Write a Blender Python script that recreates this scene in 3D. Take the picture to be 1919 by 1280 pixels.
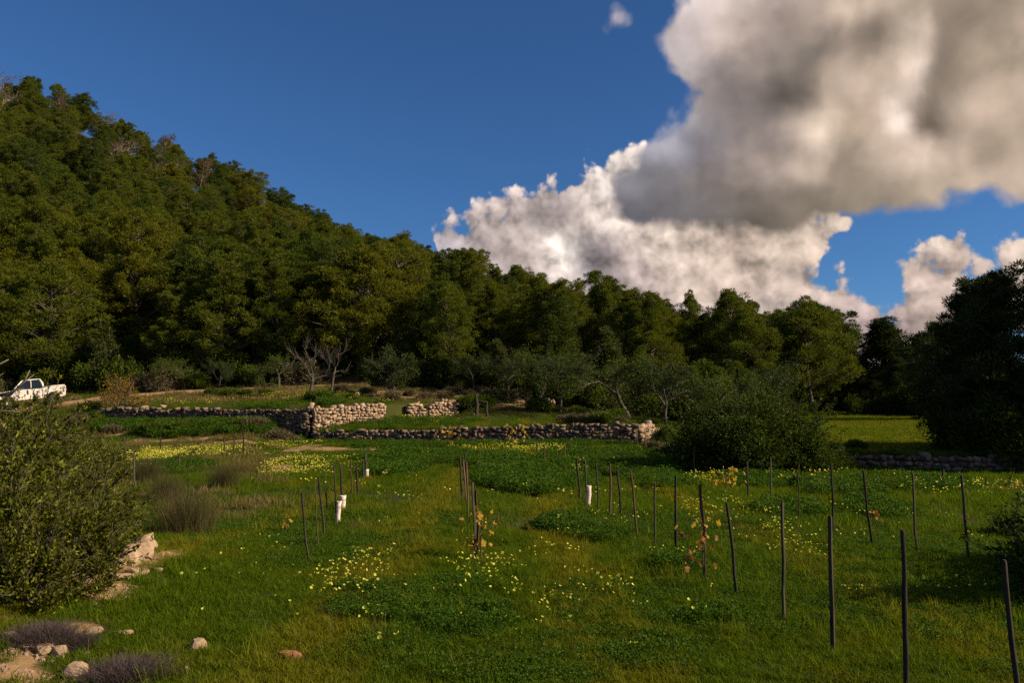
import bpy, bmesh, math, random
import numpy as np
from mathutils import Vector, Matrix, Euler

for _o in list(bpy.data.objects):
    bpy.data.objects.remove(_o, do_unlink=True)
scene = bpy.context.scene
COL = scene.collection
R = math.radians

# ------------------------------------------------------------------ camera
FPX = 1492.0                    # focal length in pixels of a 1919 px wide frame (28 mm on 36 mm)
HORIZON = 785.0                 # eye level
CAM_H = 2.0
PITCH = math.atan((HORIZON - 640.0) / FPX)
cam_data = bpy.data.cameras.new('camera')
cam_data.sensor_width = 36.0
cam_data.sensor_fit = 'HORIZONTAL'
cam_data.lens = 36.0 * FPX / 1919.0
cam_data.clip_start = 0.1
cam_data.clip_end = 4000.0
cam = bpy.data.objects.new('camera', cam_data)
cam.location = (0, 0, CAM_H)
cam.rotation_euler = (R(90) + PITCH, 0, 0)
COL.objects.link(cam)
scene.camera = cam

def ray(px, py):
    a = (px - 959.5) / FPX
    b = (640.0 - py) / FPX
    c, s = math.cos(PITCH), math.sin(PITCH)
    return Vector((a, c - b * s, s + b * c))

def at(px, py, depth):
    d = ray(px, py)
    d = d * (depth / d.y)
    return Vector((d.x, d.y, d.z + CAM_H))

# ------------------------------------------------------------------ light
SUN_EL, SUN_AZ = R(28.5), R(103.0)         # azimuth clockwise from +Y: low, from the right
EXPOSURE = 0.48
SKY_STRENGTH = 0.0635
SKY_GAIN = SKY_STRENGTH * 2.0 ** EXPOSURE      # what one unit of sky colour shows as
SKY_TINT = (0.43, 0.72, 1.04)
TO_SUN = Vector((math.sin(SUN_AZ) * math.cos(SUN_EL), math.cos(SUN_AZ) * math.cos(SUN_EL), math.sin(SUN_EL)))
sun_data = bpy.data.lights.new('sun', 'SUN')
sun_data.energy = 5.0
sun_data.angle = R(0.55)
sun_data.color = (1.0, 0.82, 0.57)
sun = bpy.data.objects.new('sun', sun_data)
sun.rotation_euler = TO_SUN.to_track_quat('Z', 'Y').to_euler()
sun.location = (30, 10, 60)
COL.objects.link(sun)

scene.view_settings.view_transform = 'Standard'
scene.view_settings.look = 'None'
scene.view_settings.gamma = 1.0
scene.view_settings.exposure = EXPOSURE
scene.view_settings.use_curve_mapping = False
scene.render.engine = 'CYCLES'
scene.cycles.max_bounces = 5
scene.cycles.diffuse_bounces = 2
scene.cycles.glossy_bounces = 2
scene.cycles.transmission_bounces = 3
scene.cycles.transparent_max_bounces = 4
scene.cycles.use_denoising = False
scene.cycles.sample_clamp_indirect = 4.0
scene.render.use_persistent_data = False

def srgb(r, g, b):
    f = lambda c: c / 12.92 if c <= 0.04045 else ((c + 0.055) / 1.055) ** 2.4
    return (f(r / 255.0), f(g / 255.0), f(b / 255.0))

class NT:
    """small helper round a node tree"""
    def __init__(self, tree):
        self.t = tree
        self.n = tree.nodes
        self.l = tree.links
    def new(self, kind, **kw):
        nd = self.n.new(kind)
        for k, v in kw.items():
            setattr(nd, k, v)
        return nd
    def put(self, sock, v):
        if isinstance(v, bpy.types.NodeSocket):
            self.l.new(v, sock)
        else:
            sock.default_value = v
    def math(self, op, a, b=None, c=None, clamp=False):
        nd = self.new('ShaderNodeMath', operation=op, use_clamp=clamp)
        self.put(nd.inputs[0], a)
        if b is not None: self.put(nd.inputs[1], b)
        if c is not None: self.put(nd.inputs[2], c)
        return nd.outputs[0]
    def vec(self, op, a, b=None, c=None, out=0):
        nd = self.new('ShaderNodeVectorMath', operation=op)
        self.put(nd.inputs[0], a)
        if b is not None:
            self.put(nd.inputs[3] if op == 'SCALE' else nd.inputs[1], b)
        if c is not None: self.put(nd.inputs[2], c)
        return nd.outputs[out]
    def noise(self, v, scale, detail=5.0, rough=0.55, dist=0.0, out='Fac', dim='3D'):
        nd = self.new('ShaderNodeTexNoise', noise_dimensions=dim)
        if v is not None: self.put(nd.inputs['Vector'], v)
        nd.inputs['Scale'].default_value = scale
        nd.inputs['Detail'].default_value = detail
        nd.inputs['Roughness'].default_value = rough
        nd.inputs['Distortion'].default_value = dist
        return nd.outputs[out]
    def smooth(self, v, a, b, lo=0.0, hi=1.0):
        nd = self.new('ShaderNodeMapRange', interpolation_type='SMOOTHSTEP')
        self.put(nd.inputs[0], v)
        nd.inputs[1].default_value = a; nd.inputs[2].default_value = b
        nd.inputs[3].default_value = lo; nd.inputs[4].default_value = hi
        return nd.outputs[0]
    def mix(self, f, a, b, blend='MIX'):
        nd = self.new('ShaderNodeMix', data_type='RGBA', blend_type=blend)
        self.put(nd.inputs[0], f)
        self.put(nd.inputs[6], a if isinstance(a, bpy.types.NodeSocket) else (*a, 1.0))
        self.put(nd.inputs[7], b if isinstance(b, bpy.types.NodeSocket) else (*b, 1.0))
        return nd.outputs[2]

# ------------------------------------------------------------------ sky (world)
world = bpy.data.worlds.new('World')
scene.world = world
world.use_nodes = True
def build_sky():
    w = NT(world.node_tree)
    w.n.clear()
    world.cycles.sampling_method = 'NONE'
    out = w.new('ShaderNodeOutputWorld')
    bg = w.new('ShaderNodeBackground')
    bg.inputs['Strength'].default_value = SKY_STRENGTH
    w.l.new(bg.outputs[0], out.inputs['Surface'])
    sky = w.new('ShaderNodeTexSky', sky_type='NISHITA')
    sky.sun_disc = False
    sky.sun_elevation = SUN_EL
    sky.sun_rotation = SUN_AZ
    sky.altitude = 400.0
    sky.air_density = 1.0
    sky.dust_density = 0.0
    sky.ozone_density = 3.0
    base = w.mix(1.0, sky.outputs[0], SKY_TINT, 'MULTIPLY')
    tc = w.new('ShaderNodeTexCoord')
    sep = w.new('ShaderNodeSeparateXYZ'); w.l.new(tc.outputs['Generated'], sep.inputs[0])
    K = FPX / 100.0
    az = w.math('MULTIPLY', w.math('ARCTAN2', sep.outputs[0], sep.outputs[1]), K)
    el = w.math('MULTIPLY', w.math('ARCSINE', sep.outputs[2]), K)
    comb = w.new('ShaderNodeCombineXYZ')
    w.l.new(az, comb.inputs[0]); w.l.new(el, comb.inputs[1])
    q = comb.outputs[0]
    def pos(px, py):
        v = ray(px, py).normalized()
        return (math.atan2(v.x, v.y) * K, math.asin(v.z) * K)
    A0, A1 = -9.0, 21.0
    E0, E1 = pos(960, 800)[1], pos(960, -500)[1]
    def warp(v, scale, amount, detail, seed):
        sh = w.vec('ADD', v, (seed, seed * 0.7, 0.0))
        c = w.noise(sh, scale, detail, 0.60, out='Color', dim='2D')
        return w.vec('MULTIPLY_ADD', c, (amount, amount, 0.0), w.vec('ADD', v, (-0.5 * amount, -0.5 * amount, 0.0)))
    def split(v):
        sp = w.new('ShaderNodeSeparateXYZ'); w.l.new(v, sp.inputs[0])
        t = w.math('MULTIPLY_ADD', sp.outputs[0], 1.0 / (A1 - A0), -A0 / (A1 - A0))
        e = w.math('MULTIPLY_ADD', sp.outputs[1], 1.0 / (E1 - E0), -E0 / (E1 - E0))
        return t, e
    def ramp(t, stops, interp):
        nd = w.new('ShaderNodeValToRGB')
        w.l.new(t, nd.inputs[0])
        cr = nd.color_ramp
        cr.interpolation = interp
        stops = sorted(stops)
        while len(cr.elements) < len(stops):
            cr.elements.new(0.5)
        for e_, (p_, c_) in zip(cr.elements, stops):
            e_.position = min(max(p_, 0.0), 1.0)
        for e_, (p_, c_) in zip(cr.elements, stops):
            e_.color = (*c_, 1.0)
        return nd.outputs[0]
    def edge(t, pts, interp='LINEAR'):
        st = []
        for px, py in pts:
            a, e = pos(px, py)
            h = (e - E0) / (E1 - E0)
            st.append(((a - A0) / (A1 - A0), (h, h, h)))
        return ramp(t, st, interp)
    def colours(t, e, rows):
        """rows: [(py, [(px, r, g, b), ...]), ...] from low to high in the sky, blended by height"""
        acc = None; last = None
        for py, pts in rows:
            st = [((pos(px, py)[0] - A0) / (A1 - A0), srgb(r, g, b)) for px, r, g, b in pts]
            c = ramp(t, st, 'CARDINAL')
            h = (pos(pts[len(pts) // 2][0], py)[1] - E0) / (E1 - E0)
            acc = c if acc is None else w.mix(w.smooth(e, last, h), acc, c)
            last = h
        return acc
    HI = -480
    def billow(v, scale, detail, rough=0.5):
        nd = w.new('ShaderNodeTexVoronoi', voronoi_dimensions='2D', feature='SMOOTH_F1')
        w.l.new(v, nd.inputs['Vector'])
        nd.inputs['Scale'].default_value = scale
        nd.inputs['Detail'].default_value = detail
        nd.inputs['Roughness'].default_value = rough
        nd.inputs['Lacunarity'].default_value = 2.3
        nd.inputs['Smoothness'].default_value = 0.35
        return nd.outputs['Distance']
    # ---- heaped white clouds
    qa = warp(warp(q, 0.55, 0.62, 2.0, 3.1), 1.9, 0.40, 6.0, 11.7)
    ta, ea = split(qa)
    top_a = edge(ta, [(760, 470), (800, 415), (845, 376), (862, 402), (905, 372), (960, 358), (1000, 330), (1040, 328), (1058, 358), (1085, 322),
                      (1110, 288), (1165, 268), (1260, 280), (1420, 330), (1560, 380), (1640, 420), (1760, 900)])
    bot_a = edge(ta, [(700, 380), (770, 430), (820, 500), (870, 600), (1200, 720), (1330, 580), (1410, 528), (1490, 492), (1560, 464), (1620, 430), (1680, 320)])
    fa = w.math('SUBTRACT', top_a, ea)
    base_a = w.smooth(w.math('SUBTRACT', ea, bot_a), -0.012, 0.045)
    fa = w.math('MULTIPLY_ADD', w.math('SUBTRACT', base_a, 1.0), 0.09, fa)
    for (px, py, rx, ry) in [(1636, 608, 92, 66), (1672, 640, 80, 72), (1585, 640, 58, 62), (1732, 510, 46, 54), (1778, 502, 56, 54), (1765, 580, 76, 86), (1896, 474, 42, 50), (1925, 560, 60, 60),
                             (2120, 560, 150, 60), (2400, 540, 190, 80), (396, 320, 26, 9), (356, 332, 14, 20), (-420, 330, 190, 60), (-560, 290, 130, 80)]:
        c = pos(px, py)
        m = w.vec('MULTIPLY_ADD', qa, (100.0 / rx, 100.0 / ry, 0.0), (-c[0] * 100.0 / rx, -c[1] * 100.0 / ry, 0.0))
        v = w.math('MULTIPLY_ADD', w.vec('LENGTH', m, out=1), -min(rx, ry) / 1000.0, min(rx, ry) / 1000.0)
        fa = w.math('MAXIMUM', fa, v)
    ba = billow(warp(q, 1.3, 0.28, 4.0, 7.7), 1.25, 2.5, 0.55)
    fa = w.math('ADD', fa, w.math('MULTIPLY_ADD', ba, -0.050, 0.031))
    aa = w.smooth(fa, -0.005, 0.014)
    ca = colours(ta, ea, [
        (600, [(800, 170, 165, 175), (1000, 170, 158, 160), (1300, 190, 172, 166), (1500, 185, 168, 160), (1640, 176, 156, 152), (1760, 186, 166, 156), (1919, 188, 168, 158)]),
        (530, [(830, 165, 160, 170), (960, 176, 162, 160), (1040, 222, 205, 196), (1110, 142, 132, 136), (1200, 192, 174, 166), (1270, 212, 192, 178), (1400, 202, 182, 168), (1600, 206, 186, 174), (1660, 200, 180, 168), (1770, 196, 176, 164), (1919, 200, 180, 168)]),
        (470, [(830, 172, 164, 170), (920, 176, 162, 158), (1000, 204, 188, 180), (1060, 252, 238, 226), (1110, 146, 136, 138), (1170, 190, 174, 166), (1240, 216, 198, 184), (1340, 196, 176, 162), (1480, 202, 182, 166), (1600, 208, 188, 172), (1735, 222, 204, 190), (1800, 206, 186, 170), (1919, 216, 198, 182)]),
        (400, [(830, 206, 192, 188), (900, 196, 180, 174), (960, 192, 176, 170), (1010, 152, 140, 138), (1080, 178, 163, 158), (1150, 236, 219, 208), (1230, 214, 195, 182), (1330, 200, 182, 168), (1600, 200, 182, 166), (1919, 220, 202, 186)]),
        (310, [(380, 208, 202, 206), (830, 210, 200, 200), (950, 222, 206, 198), (1030, 228, 212, 204), (1090, 214, 198, 190), (1150, 228, 214, 204), (1300, 210, 192, 180)]),
    ])
    qs = warp(q, 1.3, 0.28, 4.0, 7.7)
    na = billow(w.vec('ADD', qs, (0.10, 0.22, 0.0)), 1.25, 2.5, 0.55)
    ra = w.math('SUBTRACT', na, ba)  # lit and shaded sides of the billows, put into the cloud colour
    ca = w.vec('SCALE', ca, w.math('MULTIPLY', w.math('MULTIPLY_ADD', ra, 0.85, 1.0), 1.05 / SKY_GAIN))
    c1 = w.mix(aa, base, ca)
    # ---- big grey cloud in front
    qb = warp(warp(q, 0.42, 0.80, 3.0, 21.0), 1.5, 0.24, 5.0, 33.0)
    tb, eb = split(qb)
    bot_b = edge(tb, [(1100, 350), (1185, 392), (1245, 420), (1330, 436), (1440, 436), (1540, 418),
                      (1640, 398), (1760, 380), (1919, 372), (2200, 350), (2700, 240), (3100, HI)])
    left = []
    for py, px in [(440, 1160), (400, 1160), (340, 1150), (300, 1185), (255, 1232), (240, 1252), (205, 1262), (175, 1272), (150, 1250), (130, 1248), (95, 1228), (70, 1215), (55, 1225), (20, 1262), (-30, 1300), (-200, 1420), (-480, 1700)]:
        a, e = pos(px, py)
        v = (a - A0) / (A1 - A0)
        left.append(((e - E0) / (E1 - E0), (v, v, v)))
    left_b = ramp(eb, left, 'LINEAR')
    fb = w.math('SMOOTH_MIN', w.math('SUBTRACT', eb, bot_b), w.math('MULTIPLY', w.math('SUBTRACT', tb, left_b), 2.2), 0.02)
    wisp = w.vec('MULTIPLY_ADD', qb, (100.0 / 40, 100.0 / 26, 0.0), (-pos(1158, 36)[0] * 2.5, -pos(1158, 36)[1] * 100.0 / 26, 0.0))
    fb = w.math('MAXIMUM', fb, w.math('MULTIPLY_ADD', w.vec('LENGTH', wisp, out=1), -0.020, 0.002))
    qb2 = warp(q, 1.0, 0.42, 5.0, 17.7)
    bb = billow(qb2, 0.62, 2.5, 0.5)
    fb = w.math('ADD', fb, w.math('MULTIPLY_ADD', bb, -0.044, 0.036))
    ab = w.smooth(fb, -0.010, 0.022)
    cb = colours(tb, eb, [
        (420, [(1200, 100, 97, 100), (1330, 88, 86, 84), (1440, 98, 92, 84), (1560, 128, 118, 106), (1700, 150, 137, 122), (1919, 176, 160, 144)]),
        (365, [(1180, 88, 88, 96), (1240, 92, 91, 96), (1330, 104, 100, 98), (1440, 112, 104, 96), (1540, 122, 113, 100), (1640, 146, 134, 118), (1760, 172, 157, 139), (1860, 182, 165, 147), (1919, 176, 160, 142)]),
        (300, [(1180, 116, 116, 124), (1270, 118, 115, 118), (1350, 140, 130, 126), (1440, 160, 147, 137), (1540, 178, 162, 146), (1580, 140, 128, 114), (1650, 176, 160, 143), (1715, 208, 190, 172), (1790, 190, 172, 155), (1880, 152, 138, 121), (1919, 166, 151, 133)]),
        (230, [(1240, 150, 150, 160), (1290, 128, 126, 132), (1380, 146, 136, 132), (1460, 152, 140, 131), (1530, 226, 208, 188), (1580, 184, 167, 148), (1640, 190, 172, 154), (1680, 236, 219, 204), (1728, 124, 113, 100), (1790, 152, 138, 123), (1860, 186, 168, 150), (1919, 184, 167, 149)]),
        (150, [(1240, 176, 172, 178), (1300, 138, 131, 130), (1400, 112, 105, 102), (1500, 106, 98, 90), (1550, 168, 153, 137), (1620, 184, 167, 150), (1680, 190, 173, 156), (1720, 214, 197, 182), (1760, 130, 119, 106), (1850, 154, 140, 123), (1919, 176, 160, 141)]),
        (80, [(1220, 182, 176, 178), (1280, 176, 168, 166), (1340, 144, 135, 132), (1420, 138, 128, 121), (1520, 126, 117, 107), (1580, 148, 135, 122), (1650, 132, 121, 108), (1730, 196, 180, 163), (1770, 140, 128, 114), (1860, 146, 133, 117), (1919, 168, 152, 134)]),
        (10, [(1240, 178, 170, 172), (1340, 200, 186, 178), (1400, 172, 158, 148), (1450, 158, 145, 136), (1540, 176, 160, 146), (1600, 198, 180, 162), (1690, 176, 161, 144), (1760, 152, 138, 122), (1850, 136, 124, 110), (1919, 144, 131, 116)]),
        (-150, [(1240, 205, 195, 190), (1700, 178, 163, 148), (2200, 172, 156, 140)]),
    ])
    nc = billow(w.vec('ADD', qb2, (0.20, 0.30, 0.0)), 0.62, 2.5, 0.5)
    rb = w.math('SUBTRACT', nc, bb)  # same painted light and shade for the big cloud's billows
    gain = w.math('MULTIPLY', w.math('MULTIPLY_ADD', rb, 0.5, 1.0), w.smooth(fb, 0.0, 0.09, 1.30 / SKY_GAIN, 1.14 / SKY_GAIN))
    cb = w.mix(1.0, cb, (1.03, 0.99, 0.98), 'MULTIPLY')
    cb = w.vec('SCALE', cb, gain)
    c2 = w.mix(w.math('MULTIPLY', ab, 0.985), c1, cb)
    w.l.new(c2, bg.inputs['Color'])
build_sky()

# ------------------------------------------------------------------ helpers
def lattice(ix, iy, seed):
    h = (ix.astype(np.int64) * 374761393 + iy.astype(np.int64) * 668265263 + seed * 1442695041) & 0xFFFFFFFF
    h = ((h ^ (h >> 13)) * 1274126177) & 0xFFFFFFFF
    h = h ^ (h >> 16)
    return (h & 0xFFFFFF) / float(0xFFFFFF)

def vnoise(x, y, seed=0):
    x = np.asarray(x, float); y = np.asarray(y, float)
    ix = np.floor(x); iy = np.floor(y)
    fx = x - ix; fy = y - iy
    fx = fx * fx * (3 - 2 * fx); fy = fy * fy * (3 - 2 * fy)
    a = lattice(ix, iy, seed); b = lattice(ix + 1, iy, seed)
    c = lattice(ix, iy + 1, seed); d = lattice(ix + 1, iy + 1, seed)
    return (a * (1 - fx) + b * fx) * (1 - fy) + (c * (1 - fx) + d * fx) * fy

def fbm(x, y, seed=0, octaves=4):
    s = 0.0; amp = 0.5; t = 0.0
    for k in range(octaves):
        s = s + amp * vnoise(np.asarray(x) * 2 ** k, np.asarray(y) * 2 ** k, seed + k * 17)
        t += amp; amp *= 0.5
    return s / t

def sstep(a, b, x):
    t = np.clip((np.asarray(x, float) - a) / (b - a), 0, 1)
    return t * t * (3 - 2 * t)

def mesh_of(name, V, quads=None, tris=None, mat=None, smooth=False):
    V = np.asarray(V, np.float32).reshape(-1, 3)
    me = bpy.data.meshes.new(name)
    nq = 0 if quads is None else len(quads)
    nt = 0 if tris is None else len(tris)
    me.vertices.add(len(V)); me.vertices.foreach_set('co', V.ravel())
    loops = []
    starts = []
    if nq:
        loops.append(np.asarray(quads, np.int32).ravel()); starts.append(np.arange(nq) * 4)
    if nt:
        loops.append(np.asarray(tris, np.int32).ravel()); starts.append(np.arange(nt) * 3 + nq * 4)
    lp = np.concatenate(loops)
    me.loops.add(len(lp)); me.loops.foreach_set('vertex_index', lp)
    me.polygons.add(nq + nt)
    me.polygons.foreach_set('loop_start', np.concatenate(starts).astype(np.int32))
    if smooth:
        me.polygons.foreach_set('use_smooth', np.ones(nq + nt, bool))
    me.update(calc_edges=True)
    me.validate()
    if mat is not None: me.materials.append(mat)
    return me

class Geo:
    """collects vertices, quads and triangles"""
    def __init__(self):
        self.V = []; self.Q = []; self.T = []; self.n = 0
    def add(self, V, Q=None, T=None):
        V = np.asarray(V, float).reshape(-1, 3)
        if Q is not None and len(Q): self.Q.append(np.asarray(Q, int).reshape(-1, 4) + self.n)
        if T is not None and len(T): self.T.append(np.asarray(T, int).reshape(-1, 3) + self.n)
        self.V.append(V); self.n += len(V)
    def mesh(self, name, mat=None, smooth=False):
        return mesh_of(name, np.concatenate(self.V), np.concatenate(self.Q) if self.Q else None, np.concatenate(self.T) if self.T else None, mat, smooth)
    def tube(self, pts, rad, n=6, cap=True):
        pts = np.asarray(pts, float); rad = np.asarray(rad, float)
        m = len(pts)
        tan = np.gradient(pts, axis=0)
        tan /= np.linalg.norm(tan, axis=1, keepdims=True) + 1e-9
        ref = np.array([0.31, 0.17, 0.93]) if abs(tan[0][2]) < 0.8 else np.array([0.9, 0.3, 0.1])
        s = np.cross(tan, ref); s /= np.linalg.norm(s, axis=1, keepdims=True) + 1e-9
        t = np.cross(tan, s)
        a = np.arange(n) * 2 * math.pi / n
        V = pts[:, None, :] + rad[:, None, None] * (np.cos(a)[None, :, None] * s[:, None, :] + np.sin(a)[None, :, None] * t[:, None, :])
        V = V.reshape(-1, 3)
        i = np.arange(m - 1)[:, None] * n; k = np.arange(n)[None, :]; k2 = (k + 1) % n
        Q = np.stack([i + k, i + k2, i + n + k2, i + n + k], -1).reshape(-1, 4)
        T = None
        if cap:
            V = np.vstack([V, pts[-1:]])
            kk = np.arange(n)
            T = np.stack([(m - 1) * n + kk, (m - 1) * n + (kk + 1) % n, np.full(n, m * n)], -1)
        self.add(V, Q, T)
    def box(self, c, size, rotz=0.0):
        sx, sy, sz = [x / 2 for x in size]
        V = np.array([(x, y, z) for z in (-sz, sz) for y in (-sy, sy) for x in (-sx, sx)])
        cs, sn = math.cos(rotz), math.sin(rotz)
        V = np.stack([V[:, 0] * cs - V[:, 1] * sn, V[:, 0] * sn + V[:, 1] * cs, V[:, 2]], -1) + np.asarray(c)
        self.add(V, [(0, 2, 3, 1), (4, 5, 7, 6), (0, 1, 5, 4), (2, 6, 7, 3), (0, 4, 6, 2), (1, 3, 7, 5)])

def unit(a):
    return a / (np.linalg.norm(a, axis=-1, keepdims=True) + 1e-9)

def kites(rng, P, A, L, W, fold=0.12):
    """leaf-like four-cornered faces at P along A"""
    n = len(P)
    A = unit(A)
    S = unit(np.cross(A, rng.normal(size=(n, 3))))
    U = np.cross(A, S)
    L = np.broadcast_to(L, (n,))[:, None]; W = np.broadcast_to(W, (n,))[:, None]
    mid = P + A * L * 0.48 + U * L * fold
    V = np.stack([P, mid + S * W * 0.5, P + A * L, mid - S * W * 0.5], 1).reshape(-1, 3)
    Q = np.arange(n * 4).reshape(-1, 4)
    return V, Q

def link(name, mesh=None, parent=None, loc=None):
    o = bpy.data.objects.new(name, mesh)
    COL.objects.link(o)
    if parent is not None: o.parent = parent
    if loc is not None: o.location = loc
    return o

def tag(o, label=None, cat=None, group=None, kind=None):
    if label: o['label'] = label
    if cat: o['category'] = cat
    if group: o['group'] = group
    if kind: o['kind'] = kind
    return o

ORD = ['first', 'second', 'third', 'fourth', 'fifth', 'sixth', 'seventh', 'eighth', 'ninth', 'tenth', 'eleventh', 'twelfth', 'thirteenth', 'fourteenth', 'fifteenth', 'sixteenth', 'seventeenth', 'eighteenth']

# ------------------------------------------------------------------ materials
def new_mat(name):
    m = bpy.data.materials.new(name)
    m.use_nodes = True
    t = NT(m.node_tree)
    t.n.clear()
    out = t.new('ShaderNodeOutputMaterial')
    return m, t, out

def leaf_mat(name, cols, transl=0.35, rough=0.65, spec=0.05, patch=None, objvar=0.5, vary=(0.75, 0.62), strips=None):
    """cols: three foliage colours; varies by object, by patch in space and by single leaf"""
    m, t, out = new_mat(name)
    info = t.new('ShaderNodeObjectInfo')
    geo = t.new('ShaderNodeNewGeometry')
    base = t.mix(info.outputs['Random'], cols[0], cols[1])
    if objvar < 1.0:
        mid = tuple((a + b) / 2 for a, b in zip(cols[0], cols[1]))
        base = t.mix(objvar, mid, base)
    pos = geo.outputs['Position']
    nz = t.noise(pos, patch or 0.8, 3.0, 0.6)
    base = t.mix(t.smooth(nz, 0.48, 0.72), base, cols[2])
    if strips:                                   # worn, yellower lanes between the vine rows
        sx = t.new('ShaderNodeSeparateXYZ'); t.l.new(t.vec('ADD', pos, t.vec('SCALE', t.noise(pos, 0.5, 3.0, 0.6, out='Color'), 1.2)), sx.inputs[0])
        f = None
        for xc, wd in strips:
            v = t.smooth(t.math('ABSOLUTE', t.math('SUBTRACT', sx.outputs[0], xc + 0.6)), 0.25 * wd, wd, 0.85, 0.0)
            f = v if f is None else t.math('MAXIMUM', f, v)
        base = t.mix(f, base, (0.160, 0.160, 0.012))
    isl = geo.outputs['Random Per Island']
    gain = t.math('MULTIPLY_ADD', t.math('POWER', isl, vary[2]) if len(vary) > 2 else isl, vary[0], vary[1])
    col = t.vec('SCALE', base, gain)
    p = t.new('ShaderNodeBsdfPrincipled')
    t.put(p.inputs['Base Color'], col)
    p.inputs['Roughness'].default_value = rough
    p.inputs['Specular IOR Level'].default_value = spec
    tr = t.new('ShaderNodeBsdfTranslucent')
    t.put(tr.inputs['Color'], t.mix(1.0, col, (1.45, 1.45, 0.5), 'MULTIPLY'))
    mx = t.new('ShaderNodeMixShader')
    mx.inputs[0].default_value = transl
    t.l.new(p.outputs[0], mx.inputs[1]); t.l.new(tr.outputs[0], mx.inputs[2])
    t.l.new(mx.outputs[0], out.inputs['Surface'])
    return m

def rough_mat(name, c1, c2, scale=4.0, rough=0.9, bump=0.3, c3=None, bscale=None, objvar=0.0, spec=0.2, stretch=None):
    m, t, out = new_mat(name)
    tc = t.new('ShaderNodeTexCoord')
    v = tc.outputs['Object']
    if stretch: v = t.vec('MULTIPLY', v, stretch)
    if objvar:
        info = t.new('ShaderNodeObjectInfo')
        v = t.vec('ADD', v, t.vec('SCALE', (37.0, 51.0, 13.0), info.outputs['Random']))
    n1 = t.noise(v, scale, 6.0, 0.62)
    col = t.mix(t.smooth(n1, 0.3, 0.7), c1, c2)
    if c3:
        n2 = t.noise(t.vec('ADD', v, (9.0, 4.0, 2.0)), scale * 2.7, 5.0, 0.65)
        col = t.mix(t.smooth(n2, 0.52, 0.68), col, c3)
    if objvar:
        col = t.vec('SCALE', col, t.math('MULTIPLY_ADD', info.outputs['Random'], objvar, 1.0 - objvar / 2))
    p = t.new('ShaderNodeBsdfPrincipled')
    t.put(p.inputs['Base Color'], col)
    p.inputs['Roughness'].default_value = rough
    p.inputs['Specular IOR Level'].default_value = spec
    if bump:
        b = t.new('ShaderNodeBump')
        b.inputs['Strength'].default_value = bump
        b.inputs['Distance'].default_value = 0.03
        t.l.new(t.noise(v, bscale or scale * 3, 6.0, 0.65), b.inputs['Height'])
        t.l.new(b.outputs[0], p.inputs['Normal'])
    t.l.new(p.outputs[0], out.inputs['Surface'])
    return m

def flat_mat(name, c, rough=0.6, spec=0.3, metal=0.0):
    m, t, out = new_mat(name)
    p = t.new('ShaderNodeBsdfPrincipled')
    n = t.noise(t.new('ShaderNodeTexCoord').outputs['Object'], 9.0, 4.0, 0.6)
    t.put(p.inputs['Base Color'], t.vec('SCALE', c, t.math('MULTIPLY_ADD', n, 0.5, 0.75)))
    p.inputs['Roughness'].default_value = rough
    p.inputs['Specular IOR Level'].default_value = spec
    p.inputs['Metallic'].default_value = metal
    t.l.new(p.outputs[0], out.inputs['Surface'])
    return m

M = {}
M['pine_olive'] = leaf_mat('pine_olive', [(0.078, 0.100, 0.011), (0.106, 0.116, 0.012), (0.052, 0.076, 0.010)], 0.30, patch=0.5)
M['pine_dark'] = leaf_mat('pine_dark', [(0.050, 0.074, 0.011), (0.068, 0.090, 0.011), (0.038, 0.058, 0.010)], 0.25, patch=0.5)
M['pine_yellow'] = leaf_mat('pine_yellow', [(0.104, 0.112, 0.011), (0.126, 0.122, 0.013), (0.074, 0.092, 0.011)], 0.32, patch=0.5)
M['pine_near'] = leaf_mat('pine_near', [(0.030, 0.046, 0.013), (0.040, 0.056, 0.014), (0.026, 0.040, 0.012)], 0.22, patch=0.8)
M['scrub'] = leaf_mat('scrub', [(0.068, 0.080, 0.024), (0.056, 0.074, 0.018), (0.086, 0.084, 0.034)], 0.22, patch=0.7)
M['dry_needles'] = leaf_mat('dry_needles', [(0.110, 0.072, 0.038), (0.105, 0.066, 0.040), (0.090, 0.075, 0.040)], 0.2, patch=0.8)
M['bush_green'] = leaf_mat('bush_green', [(0.060, 0.096, 0.010), (0.084, 0.112, 0.012), (0.044, 0.074, 0.010)], 0.3, 0.55, 0.08, patch=1.2)
M['bush_dark'] = leaf_mat('bush_dark', [(0.040, 0.068, 0.009), (0.056, 0.080, 0.010), (0.030, 0.052, 0.008)], 0.3, 0.55, 0.08, patch=1.2, vary=(1.5, 0.4, 1.8))
M['mastic'] = leaf_mat('mastic', [(0.070, 0.088, 0.010), (0.120, 0.120, 0.012), (0.036, 0.052, 0.008)], 0.34, 0.55, 0.08, patch=2.2, vary=(2.1, 0.35, 2.4))
M['mastic_red'] = leaf_mat('mastic_red', [(0.16, 0.075, 0.016), (0.20, 0.12, 0.016), (0.10, 0.09, 0.014)], 0.34, 0.55, 0.08, patch=2.2)
M['olive_leaf'] = leaf_mat('olive_leaf', [(0.036, 0.056, 0.011), (0.034, 0.056, 0.010), (0.050, 0.066, 0.015)], 0.28, 0.55, 0.12, patch=1.2)
M['autumn'] = leaf_mat('autumn', [(0.25, 0.115, 0.014), (0.24, 0.15, 0.016), (0.16, 0.12, 0.016)], 0.4, patch=1.5)
M['grass'] = leaf_mat('grass', [(0.066, 0.118, 0.006), (0.094, 0.136, 0.007), (0.134, 0.146, 0.010)], 0.42, 0.6, 0.04, patch=0.55, strips=[(-1.75, 0.75), (0.85, 0.7), (4.1, 0.6), (-4.6, 0.5)])
M['meadow'] = leaf_mat('meadow', [(0.150, 0.160, 0.012), (0.170, 0.165, 0.014), (0.125, 0.150, 0.012)], 0.4, patch=0.3)
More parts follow.
